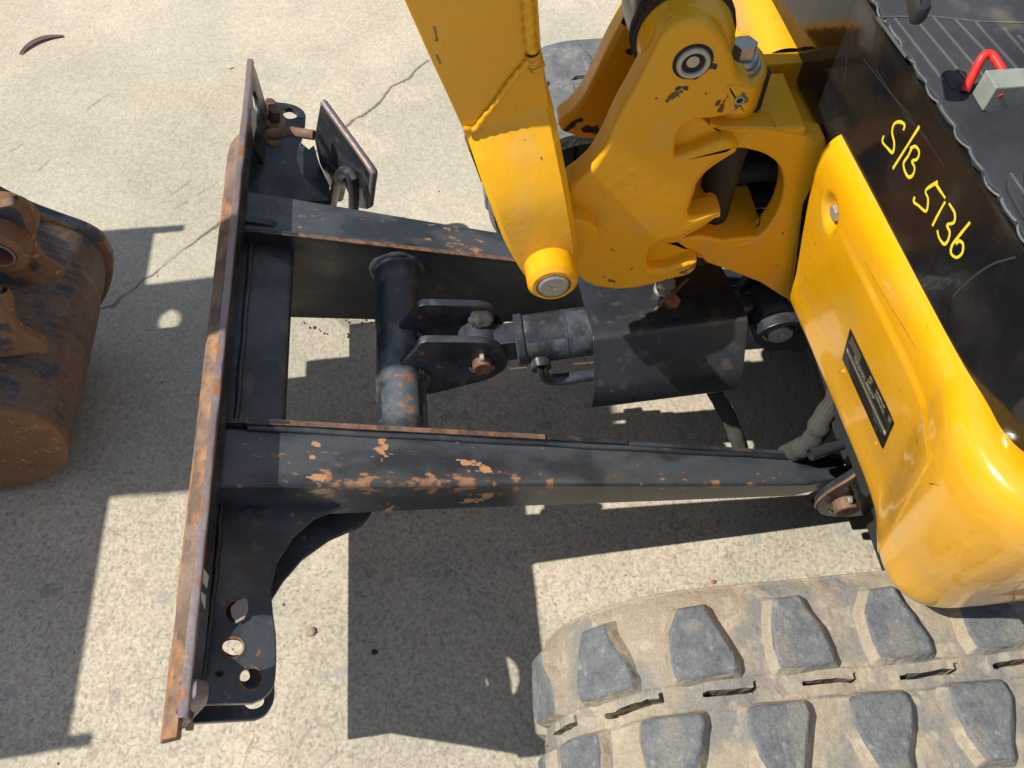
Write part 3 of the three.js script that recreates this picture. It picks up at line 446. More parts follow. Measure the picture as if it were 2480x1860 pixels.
/* cross tube between the arms with the clevis of the blade cylinder */
{
  const c = [[-0.0858,0.3018,-0.8707],[-0.0827,0.3010,-0.5840]].map(q => V(...q)), ax = V((c[0].x + c[1].x) / 2, (c[0].y + c[1].y) / 2, 0), A = V(ax.x, ax.y, -.868), B = V(ax.x, ax.y, -.5565), r = .0345;
  const t = mesh('cross_tube', cyl(A, B, r, r, { n: 48 }), mats.tube, EX, { label: 'chipped black cross tube with rust spots between the dozer arms' });
  const wc = (z, s, R2, w) => { const g = new THREE.TorusGeometry(R2, w, 12, 64), p = g.attributes.position; for (let i = 0; i < p.count; i++) { const a = Math.atan2(p.getY(i), p.getX(i)), k = 1 + .05 * (vn(Math.cos(a) * 3 + 9, Math.sin(a) * 3 + 9, 64, s) - .5); p.setXYZ(i, ax.x + p.getX(i) * k, ax.y + p.getY(i) * k, z + p.getZ(i) + .004 * (vn(Math.cos(a) * 4 + 9, Math.sin(a) * 4 + 9, 64, s + 3) - .5)); } return g; };
  mesh('weld_collar', wc(-.862, 1, r + .001, .0075), mats.bracket, t); mesh('weld_collar', wc(-.561, 2, r, .006), mats.bracket, t);
  mesh('end_washer', cyl(V(ax.x, ax.y, -.874), V(ax.x, ax.y, -.862), r + .014, r + .008, { n: 40 }), mats.black, t);
  const cl = [[-0.0864,0.3285],[-0.0619,0.3626,0.0040],[-0.0495,0.3861,0.0120],[0.0395,0.3719,0.0300],[0.0569,0.3541,0.0300],[0.0667,0.3261,0.0300],[0.0631,0.3040,0.0300],[0.0417,0.2820,0.0500],[-0.0475,0.2536,0.0100],[-0.0887,0.2722]];
  for (const [i, z] of [[0, -.661], [1, -.722]]) {
    const k = mesh('clevis_plate', ext(cl, XY, z - .0115, z, { bevel: .0018 }), mats.bracket, t, { label: i ? 'far clevis plate on the cross tube' : 'near clevis plate on the cross tube' });
    const q = []; for (let j = 0; j <= 12; j++) { const a = -1.4 + j / 12 * 2.2; q.push([ax.x + Math.cos(a) * (r + .001), ax.y + Math.sin(a) * (r + .001), z + .003]); } mesh('weld_bead', bead(q, .0055, 20 + i), mats.tube, k);
  }
  const pc = [[0.0296,0.3265]][0];
  const pin = pivotPin([pc[0], pc[1], -.648], .0135, .095, mats.pinRust, t, 'clevis_pin', 'rusty clevis pin with a cotter ring');
  mesh('grease_lump', (() => { const g = new THREE.IcosahedronGeometry(1, 4), p = g.attributes.position; for (let i = 0; i < p.count; i++) { const x = p.getX(i), y = p.getY(i), z = p.getZ(i), k = .75 + .5 * vn(x * 3 + 9, y * 3 + z * 2 + 9, 64, 3); p.setXYZ(i, x * k, y * k, z * k); } g.scale(.019, .009, .013); g.translate(pc[0] + .006, pc[1] + .03, -.712); return g; })(), mats.dark, t);

  /* blade cylinder */
  const z = -.692, P0 = V(pc[0], pc[1] - .004, z), P1 = V(.43, .362, z), d = P1.clone().sub(P0).normalize(), at = (s, o = 0) => P0.clone().addScaledVector(d, s).add(V(0, o, 0));
  const cy = mesh('blade_cylinder', cyl(at(.058), at(.33), .0345, .0345, { n: 40, bevel: .003 }), mats.tube, EX, { label: 'black blade cylinder with rust blotches' });
  mesh('cylinder_eye', [ring(V(P0.x, P0.y, z - .022), V(P0.x, P0.y, z + .022), .0305, .0135), ext([[0, -.022], [.06, -.022], [.06, .022], [0, .022]], [d, V(-d.y, d.x, 0), V(0, 0, 1)], -.018, .018, { o: P0, bevel: .003 })], mats.black, cy);
  mesh('gland_collar', cyl(at(.05), at(.063), .0375, .0375, { n: 40, bevel: .002 }), mats.black, cy);
  mesh('gland_collar', cyl(at(.118), at(.122), .0352, .0352, { n: 40 }), mats.bracket, cy);
  mesh('cylinder_rod', cyl(at(.33), at(.40), .022), mats.black, cy);
  mesh('cylinder_eye', ring(V(P1.x, P1.y, z - .02), V(P1.x, P1.y, z + .02), .032, .014), mats.black, cy, { label: 'rear eye of the blade cylinder' });
  mesh('hydraulic_pipe', pipe([[0.1110,0.3251],[0.1113,0.3170],[0.1146,0.3001],[0.1226,0.2856],[0.1359,0.2809],[0.1619,0.2832],[0.2049,0.2854]].map(q => [...q, -.652]), .0088, { n: 60, s: 16 }), mats.bracket, cy, { label: 'grey black steel hydraulic pipe' });
  { const q = [[0.1098,0.3210]][0]; mesh('pipe_boss', cyl(V(q[0], q[1], -.672), V(q[0] + .001, q[1] - .004, -.648), .0155, .0145), mats.black, cy); }
  const rp = [[0.4339,0.3638]][0];
  const rl = mesh('rear_lug', ext([[0.3951,0.3618],[0.4057,0.3360],[0.4301,0.3110],[0.4876,0.2995],[0.4961,0.3418],[0.4473,0.4002,0.0300],[0.4225,0.4097,0.0300],[0.4042,0.3991]], XY, -.666, -.652, { bevel: .002 }), mats.black, EX, { label: 'black undercarriage lug carrying a bare steel cylinder pin' });
  pivotPin([...rp, -.64], .0165, .1, mats.zinc, rl, 'cylinder_pin', 'pale bare steel cylinder pin');
  mesh('clevis_cheek', ext([[0.3951,0.3618],[0.4057,0.3360],[0.4301,0.3110],[0.4876,0.2995],[0.4961,0.3418],[0.4473,0.4002,0.0300],[0.4225,0.4097,0.0300],[0.4042,0.3991]], XY, -.735, -.721, { bevel: .002 }), mats.black, rl);
  // hooped guard ring above the pin
  mesh('lug_collar', ext((() => { const o = []; for (let i = 0; i <= 14; i++) { const a = R(40 + i * 8); o.push([rp[0] + Math.cos(a) * .044, rp[1] - .004 + Math.sin(a) * .044]); } for (let i = 14; i >= 0; i--) { const a = R(40 + i * 8); o.push([rp[0] + Math.cos(a) * .036, rp[1] - .004 + Math.sin(a) * .036]); } return o; })(), XY, -.668, -.634, { bevel: .0015 }), mats.black, rl);

  /* folded guard plate over the cylinder */
  const gp = [[-.80, .342], [-.655, .3885], [-.645, .3895], [-.638, .386], [-.607, .331], [-.601, .318], [-.599, .30], [-.599, .285]];
  const sh = []; for (const q of gp) sh.push(q); for (const q of gp.slice().reverse()) sh.push([q[0] - .0015, q[1] - .0038]);
  const gd = clean(ext(sh, ZY, .176, .378, { bevel: .0008 })), p = gd.attributes.position;
  for (let i = 0; i < p.count; i++) { const t = (p.getX(i) - .176) / .22; p.setY(i, p.getY(i) + .020 * t); if (p.getY(i) < .3 + .03 * t && p.getX(i) > .39) p.setX(i, p.getX(i) - .0); }
  const G = mesh('cylinder_guard', gd, black(5, .24, { tone: .5, size: .4 }), EX, { label: 'scuffed black folded guard plate over the blade cylinder' });
  for (const [x, y] of [[1970, 585], [1930, 455]]) {
    const q = [[0.2889,0.3810,-0.6900],[0.2885,0.3810,-0.7224]][x === 1970 ? 0 : 1], c0 = V(...q);
    const b = mesh('guard_bolt', hex(c0.clone().add(V(0, .003, 0)), c0.clone().add(V(0, .018, .003)), .0115), x === 1970 ? mats.pinRust : mats.zinc, G);
    mesh('washer', cyl(c0.clone().add(V(0, -.006, 0)), c0.clone().add(V(0, .004, .001)), .0155), mats.zinc, b);
  }
  mesh('rusty_wire', pipe([[0.2251,0.3860,-0.6446],[0.2421,0.3860,-0.6613],[0.2655,0.3860,-0.6821],[0.2759,0.3860,-0.6901],[0.2891,0.3860,-0.7023],[0.3048,0.3860,-0.7168],[0.3206,0.3860,-0.7315]], .0022, { n: 40, s: 6 }), mats.rust, G);
}

/* near and far rubber tracks */
function makeTrack(zc, far) {
  const r = .178, cx0 = .247, cy0 = .198, cx1 = 1.5, hw = .115, Lt = cx1 - cx0, arc = Math.PI * r, total = 2 * Lt + 2 * arc;
  // path starts at the front bottom, runs up round the idler and back along the top
  const at = (s, o) => { s = ((s % total) + total) % total; let x, y, nx, ny; if (s < arc) { const a = -Math.PI / 2 - s / r; nx = Math.cos(a); ny = Math.sin(a); x = cx0 + r * nx; y = cy0 + r * ny; } else if (s < arc + Lt) { nx = 0; ny = 1; x = cx0 + s - arc; y = cy0 + r; } else if (s < 2 * arc + Lt) { const a = Math.PI / 2 - (s - arc - Lt) / r; nx = Math.cos(a); ny = Math.sin(a); x = cx1 + r * nx; y = cy0 + r * ny; } else { nx = 0; ny = -1; x = cx1 - (s - 2 * arc - Lt); y = cy0 - r; } return [x + nx * o, y + ny * o]; };
  const S0 = arc * .12, S1 = arc + (far ? .25 : .68), du = far ? .004 : .0016, nu = Math.ceil((S1 - S0) / du);
  const vs = []; for (let v = -hw; v < hw; v += Math.abs(v) < .02 ? (far ? .0025 : .0008) : .005) vs.push(v); vs.push(hw);
  const pitch = .106, q = rng(far ? 8 : 3), cr = [];
  const c0 = arc + [[0.3633,-0.1895]][0][0] - cx0;          // a crack's middle, read on the track's top
  for (let k = -8; k < 8; k++) { const s = c0 + (k - .0) * pitch - .0; const zz = []; for (let j = 0; j <= 8; j++) zz.push((q() - .5) * .0028 + (j ? zz[j - 1] * .5 : 0)); cr.push({ a: s - .036 + (q() - .5) * .008, b: s + .030 + (q() - .5) * .010, zz, w: .0021 + .0014 * q(), up: q() < .75, d: (q() - .5) * .004 }); }
  const offset = s => (fbm(s * .7 + .1, .37, 32, 4, far ? 9 : 2) - .5) * .010 + (vn(s * 140 + 900, 3.5, 2048, 6) - .5) * .0016;
  const H = (s, v) => {
    let h = 0;
    h += .004 * ss(.016, .012, Math.abs(v)) * (.5 + .5 * ss(.25, .4, Math.abs((((s - c0) / pitch) % 1 + 1) % 1 - .45)));
    h -= .010 * Math.pow(clamp((Math.abs(v) - .085) / .03), 2);
    h += (fbm(s * .8, v * .8, 48, 3, 5) - .5) * .003;
    for (const c of cr) if (s > c.a - .006 && s < c.b + .006) {
      const z0 = 0;
      const open = s > c.a && s < c.b ? Math.sin(Math.PI * clamp((s - c.a) / (c.b - c.a))) : 0, w = c.w * (.62 + .38 * Math.sqrt(open));
      if (s > c.a && s < c.b && Math.abs(v - z0) < w) h = -.022;
      if (c.up && Math.abs(s - c.b + .002) < .0018 && v < z0 + .001 && v > z0 - .008) h = -.02;
    }
    return h;
  };
  const pos = [], idx = [], n = vs.length;
  for (let i = 0; i <= nu; i++) { const s = S0 + (S1 - S0) * i / nu; for (const v of vs) { const p = at(s, H(s, v)); pos.push(p[0], p[1], zc + v + offset(s) * Math.exp(-v * v / .0006)); } }
  for (let i = 0; i < nu; i++) for (let j = 0; j + 1 < n; j++) { const a = i * n + j; idx.push(a, a + 1, a + n, a + 1, a + n + 1, a + n); }
  const g = new THREE.BufferGeometry(); g.setAttribute('position', new THREE.Float32BufferAttribute(pos, 3)); g.setIndex(idx);
  const side = []; for (const z of [-hw, hw]) { const o = []; for (let i = 0; i <= 60; i++) o.push(at(S0 + (S1 - S0) * i / 60, -.0095)); for (let i = 60; i >= 0; i--) o.push(at(S0 + (S1 - S0) * i / 60, -.035)); side.push(ext(o, XY, zc + z - .003, zc + z + .003, { bevel: .001, seg: 1 })); }
  const under = []; { const o = []; for (let i = 0; i <= 60; i++) o.push(at(S0 + (S1 - S0) * i / 60, -.024)); for (let i = 60; i >= 0; i--) o.push(at(S0 + (S1 - S0) * i / 60, -.034)); under.push(ext(o, XY, zc - hw + .004, zc + hw - .004, { bevel: 0 })); }
  const rest = []; { const o = []; for (let i = 0; i <= 40; i++) o.push(at(S1 + (total + S0 - S1) * i / 40, .0)); for (let i = 40; i >= 0; i--) o.push(at(S1 + (total + S0 - S1) * i / 40, -.03)); rest.push(ext(o, XY, zc - hw, zc + hw, { bevel: 0 })); }
  const m = mesh('rubber_track', [g, ...side, ...rest], far ? mats.rubber : mats.mud, EX, { crease: 30, label: far ? 'grey cracked rubber track on the far side' : 'dusty cracked rubber track on the near side' });
  mesh('inner_lining', under, mats.gap, m);
  // lugs: two staggered rows
  const base = arc + [[0.3356,-0.2378]][0][0] - cx0;
  const inner = [[0.3086,-0.2500],[0.3189,-0.2748],[0.3405,-0.2764],[0.3424,-0.2614],[0.3523,-0.2410],[0.3586,-0.2213],[0.3580,-0.2074],[0.3203,-0.2054],[0.3067,-0.2078],[0.3052,-0.2242]];
  const cxm = inner.reduce((a, p) => a + p[0], 0) / inner.length, off = base - arc + cx0;
  for (const row of [0, 1]) for (let k = -5; k <= (far ? 1 : 6); k++) {
    const s0 = base + (k + (row ? -.42 : 0)) * pitch + (row ? .0 : 0); if (s0 < S0 + .05 || s0 > S1 - .06) continue;
    const shp = inner.map(p => { const ds = p[0] - cxm, dv = p[1] + .187; return row ? [ds, -dv] : [ds, dv]; });
    const o = outline(shp.map(p => [p[0] * 1.06, p[1] + (row ? -.05 : .05) * 0]), .0025), gg = new THREE.ExtrudeGeometry(o, { depth: far ? .004 : .016, bevelEnabled: true, bevelThickness: .0025, bevelSize: .0025, bevelOffset: -.001, bevelSegments: 2 });
    const ng = gg.index ? gg.toNonIndexed() : gg, P = ng.attributes.position, rr = rng(k * 31 + row * 7 + far * 5 + 100);
    const j = [rr() * 9, rr() * 9];
    const raise = [], topTri = [];
    for (let i = 0; i < P.count; i += 3) {
      const hz = [P.getZ(i), P.getZ(i + 1), P.getZ(i + 2)]; const top = Math.min(...hz) > (far ? .0035 : .0155);
      for (let t = 0; t < 3; t++) { let ds = P.getX(i + t), dv = P.getY(i + t), h = hz[t]; const wob = (vn(ds * 60 + j[0] + 20, dv * 60 + j[1] + 20, 256, 4) - .5) * .0048; const lo = clamp(1 - h / .02); ds += (lo * .010 + wob) * Math.sign(ds); dv += lo * .007 * Math.sign(dv - (row ? .05 : -.05)); const w = at(s0 + ds, h - .003 - .010 * Math.pow(clamp((Math.abs(dv) - .085) / .03), 2)); (top ? topTri : raise).push(w[0], w[1], zc + dv); }
    }
    const mk = a => { const b = new THREE.BufferGeometry(); b.setAttribute('position', new THREE.Float32BufferAttribute(a, 3)); return b; };
    const gs = toCreasedNormals(mk(raise), R(50)), gt = toCreasedNormals(mk(topTri), R(50)); boxUV(gs, [0, 0, .5]); boxUV(gt, [.13 * (k + 9), .07 * row, .3]);
    const both = mergeGeometries([gs, gt], true), L = new THREE.Mesh(both, [far ? mats.rubber : mats.mud, mats.rubber]); L.name = 'lug'; L.castShadow = L.receiveShadow = true; m.add(L);
  }
  mesh('track_frame', ext([[cx0 - .02, .1], [cx1, .1], [cx1, .31], [cx0 - .02, .31]], XY, zc - .06, zc + .06, { bevel: .01 }), mats.dark, m);
  mesh('front_idler', cyl(V(cx0, cy0, zc - .05), V(cx0, cy0, zc + .05), .14), mats.dark, m);
}
makeTrack(-.187, 0); makeTrack(-1.18, 1);
mesh('undercarriage', [ext([[.58, .12], [1.5, .12], [1.5, .34], [.62, .34]], XY, -1.08, -.30, { bevel: .01 }), cyl(V(.95, .3, -.69), V(.95, .46, -.69), .3), ext([[.5, .30], [1.4, .30], [1.4, .44], [.52, .44]], XY, -.95, -.42, { bevel: .01 })], mats.dark, EX);

/* ---------- yellow swing post ---------- */
const pinUp = [[0.2297,0.8098]][0], swX = .305, swZ = -.70;
const postMat = (() => {
  const box = [.08, .42, .5], Z = p => p;
  const marks = [
    { p: [[0.2169,0.8127],[0.2206,0.8007],[0.2271,0.7956],[0.2345,0.7942],[0.2401,0.7984],[0.2446,0.8036],[0.2484,0.8042]], w: .0035, r: .008 },
    { p: [[0.2171,0.8073],[0.2201,0.8214],[0.2273,0.8244],[0.2354,0.8226],[0.2420,0.8164],[0.2434,0.8055]], w: .0032, r: .007 },
    { p: [[0.2130,0.7689],[0.2188,0.7734],[0.2247,0.7773]], w: .003, r: .008, c: [.1, .07, .02] }, { p: [[0.2215,0.7819],[0.2252,0.7835],[0.2290,0.7804]], w: .0012, r: .007 },
    { p: [[0.2480,0.7746],[0.2505,0.7725]], w: .001, r: .004 }, { p: [[0.2628,0.7607],[0.2637,0.7641]], w: .0018, r: .004, c: [.13, .03, .01] }, { p: [[0.2670,0.7528],[0.2682,0.7628],[0.2700,0.7696]], w: .0022, r: .005, c: [.13, .03, .01] },
    { p: [[0.2824,0.7677],[0.2859,0.7635],[0.2834,0.7597]], w: .0045, r: .01, c: [.12, .1, .06] }, { p: [[0.1810,0.5647],[0.1842,0.5622]], w: .001, r: .004, c: [.2, .09, .01] }, { p: [[0.1851,0.5099],[0.1893,0.5070]], w: .002, r: .008, c: [.16, .08, .02] },
    { p: [[0.2739,0.5132],[0.2799,0.5197],[0.2844,0.5251]], w: .004, r: .014, c: [.16, .13, .07] }, { p: [[0.2541,0.5033],[0.2568,0.5018]], w: .0015, r: .004 }, { p: [[0.2080,0.4901],[0.2144,0.4901]], w: .0012, r: .003 }, { p: [[0.1674,0.4965],[0.1723,0.4950]], w: .001, r: .003 },
    { p: [[0.1677,0.5941],[0.1735,0.5945]], w: .0006, r: .002, c: [.4, .2, .01] }, { p: [[0.2089,0.5280],[0.2092,0.5275]], w: .001, r: .002 }, { p: [[0.1763,0.5193],[0.1783,0.5155]], w: .0008, r: .002, c: [.15, .07, .01] },
    { p: [[0.2280,0.5301],[0.2295,0.5264]], w: .001, r: .003 }, { p: [[0.2144,0.8066],[0.2150,0.8056]], w: .001, r: .003 }, { p: [[0.2019,0.7722],[0.2021,0.7719]], w: .0008, r: .002 }];
  return yellow(marks, box, { rough: .5, coat: .12, coatRough: .4, bump: .0003 });
})();
const POST = (() => {
  const near = [[0.1971,0.8392],[0.2072,0.8481,0.0300],[0.2223,0.8528,0.0400],[0.2380,0.8487,0.0300],[0.2526,0.8343,0.0300],[0.2654,0.8135],[0.2778,0.7889],[0.2913,0.7815,0.0030],[0.2921,0.7733],[0.2939,0.7476,0.0040],[0.2808,0.7460],[0.2623,0.7419],[0.2431,0.7418,0.0200],[0.2329,0.7338,0.0200],[0.2298,0.7202,0.0100],[0.2319,0.6998,0.0100],[0.2330,0.6963,0.0080],[0.2419,0.6979],[0.2580,0.7048],[0.2725,0.7121],[0.2838,0.7150],[0.2988,0.7031,0.0040],[0.2824,0.6910],[0.2688,0.6777,0.0200],[0.2615,0.6619,0.0200],[0.2608,0.6393],[0.2605,0.6137,0.0080],[0.2657,0.6050,0.0080],[0.2994,0.6123,0.0080],[0.2976,0.6070],[0.2791,0.5891],[0.2565,0.5730],[0.2374,0.5702,0.0200],[0.2278,0.5638,0.0200],[0.2248,0.5397,0.0100],[0.2314,0.5198,0.0100],[0.2531,0.5198],[0.2759,0.5330],[0.2876,0.5329,0.0040],[0.2881,0.5140,0.0060],[0.2794,0.5048],[0.2655,0.5020],[0.2412,0.4937],[0.2163,0.4874],[0.1937,0.4888],[0.1690,0.4966],[0.1472,0.5131,0.0300],[0.1359,0.5426],[0.1297,0.5831],[0.1202,0.6352],[0.1247,0.6647],[0.1369,0.6760],[0.1479,0.6893,0.0300],[0.1593,0.7161,0.0500],[0.1643,0.7369,0.0300],[0.1703,0.7568],[0.1819,0.7886]];
  const m = mesh('swing_post', ext(outline(near, .006), XY, -.672, -.64, { bevel: .006, seg: 4 }), postMat, EX, { label: 'yellow cast swing post with scuffed paint and a bushed pin hole' });
  const far = [[0.2034,0.8058],[0.1910,0.7797],[0.1765,0.7400,0.0600],[0.1589,0.6854,0.0500],[0.1466,0.6652,0.0500],[0.1298,0.6510,0.0100],[0.1350,0.6367,0.0200],[0.1638,0.6239],[0.1978,0.6182],[0.2291,0.6136],[0.2847,0.6472],[0.2936,0.7478],[0.2547,0.8083],[0.2265,0.8233]];
  mesh('far_cheek', ext(outline(far, .008), XY, -.785, -.755, { bevel: .006, seg: 4 }), yellow([{ p: [[0.1624,0.6410],[0.1685,0.6396],[0.1724,0.6384]], w: .006, r: .008 }, { p: [[0.1841,0.6331],[0.1903,0.6322]], w: .003, r: .005 }, { p: [[0.1386,0.6392],[0.1498,0.6504],[0.1555,0.6540]], w: .0035, r: .004 }, { p: [[0.1999,0.7392],[0.2015,0.7376]], w: .003, r: .004 }, { p: [[0.2162,0.7100],[0.2180,0.7090]], w: .003, r: .005 }, { p: [[0.1968,0.6685],[0.2001,0.6656]], w: .0015, r: .006 }, { p: [[0.1851,0.6541],[0.1854,0.6537]], w: .0015, r: .003 }, { p: [[0.1902,0.6472],[0.1915,0.6464]], w: .0015, r: .004 }, { p: [[0.2075,0.7655],[0.2115,0.7607]], w: .0025, r: .008 }], [.02, .4, .5], { rough: .5, coat: .12, coatRough: .4 }), m);
  const core = [[0.2217,0.7359],[0.2549,0.7333],[0.2862,0.7045],[0.3052,0.6870],[0.2900,0.6741],[0.2760,0.6607],[0.2685,0.6446],[0.2674,0.5954],[0.3049,0.5914],[0.2864,0.5707],[0.2633,0.5542],[0.2758,0.5448],[0.2953,0.5120],[0.2861,0.4966],[0.2621,0.4845],[0.2131,0.4851],[0.1915,0.5354],[0.1967,0.6205]];
  mesh('web', ext(outline(core, .008), XY, -.757, -.655, { bevel: .003 }), mats.yellow, m);
  // upper fork, lower fork round the swing pin
  const yT = .757, r = .047;
  const fk = []; for (let i = 0; i <= 18; i++) { const a = R(-100 + i * 11.5); fk.push([swX + Math.cos(a) * r * .62 + .0, swZ + Math.sin(a) * r]); } fk.push([swX - .05, swZ + .058], [swX - .05, swZ - .05]);
  const ft = [[0.2981,-0.7557],[0.3047,-0.7492,0.0100],[0.3192,-0.7414,0.0120],[0.3287,-0.7282,0.0140],[0.3311,-0.7091,0.0140],[0.3250,-0.6852,0.0120],[0.3112,-0.6686,0.0100],[0.2926,-0.6668],[0.2735,-0.6741],[0.2762,-0.7436]];
  mesh('upper_fork', ext(outline(ft, .01), XZ, yT - .044, yT, { bevel: .005, seg: 3 }), mats.yellow, m);
  mesh('tab', ext(outline([[0.2649,0.7837],[0.2794,0.7827],[0.2922,0.7796],[0.2941,0.7472],[0.2795,0.7464]], .003), XY, -.67, -.6385, { bevel: .003 }), postMat, m);
  { const q = [[0.2823,0.7656]][0]; mesh('threaded_hole', [ring(V(q[0], q[1], -.642), V(q[0], q[1], -.6365), .0048, .003)], mats.steel, m); mesh('bore_disc', cyl(V(q[0], q[1], -.64), V(q[0], q[1], -.6378), .0032), mats.gap, m); }  // solid near-black plug stands in for the shade inside the hole
  { const q = [[0.2996,-0.6957]][0], c = V(q[0], .757, q[1] - .004), b = mesh('swing_pin_bolt', hex(c.clone().add(V(0, .012, 0)), c.clone().add(V(0, .026, 0)), .0125), mats.steel, m, { label: 'grey hexagon bolt on top of the swing pin' }); mesh('washer', [cyl(c, c.clone().add(V(0, .006, 0)), .0205), cyl(c.clone().add(V(0, .006, 0)), c.clone().add(V(0, .012, 0)), .0165)], mats.steel, b); }
  // bushed pin at the top
  const [px, py] = pinUp;
  mesh('bushing', ring(V(px, py, -.66), V(px, py, -.6355), .0155, .0108, 40), mats.zinc, m, { label: 'bare steel bushing of the upper pin' });
  mesh('dark_recess_disc', cyl(V(px, py, -.66), V(px, py, -.642), .0107), mats.gap, m);  // near-black disc painted for the shade inside the bushing
  mesh('pin_centre', cyl(V(px, py, -.66), V(px, py, -.6395), .007), mats.steel, m);
  mesh('bore_disc', cyl(V(px, py, -.6405), V(px, py, -.6396), .0192, .0187), mats.gap, m);  // dark disc drawn for the hole's shade, its rim the black dirt ring
  mesh('boss', [cyl(V(px, py, -.69), V(px, py, -.655), .046, .043, { n: 40, bevel: .006 })], mats.yellow, m);
  return m;
})();
/* boom cylinder foot in the post */
{
  const [px, py] = pinUp, E = mesh('boom_cylinder', [cyl(V(px, py, -.745), V(px, py, -.69), .0475, .0475, { n: 40, bevel: .004 }), cyl(V(px - .012, py + .05, -.718), V(px - .06, py + .62, -.718), .034, .034, { n: 36 }), ext([[px - .045, py], [px + .04, py], [px + .022, py + .09], [px - .05, py + .09]], XY, -.745, -.69, { bevel: .008 })], mats.dark && new THREE.MeshStandardMaterial({ map: mats.black.map, roughness: .3 }), EX, { label: 'glossy black foot of the boom cylinder held in the swing post' });
  mesh('seal_ring', [ring(V(px, py, -.692), V(px, py, -.684), .0495, .04), ring(V(px, py, -.682), V(px, py, -.676), .048, .04)], mats.gap, E);
  mesh('grease_spot', ext(smooth(circ(px - .03, py - .035, .012, .006, 9), 2), XY, -.7553, -.7543, { bevel: 0 }), mats.gap, POST);
}

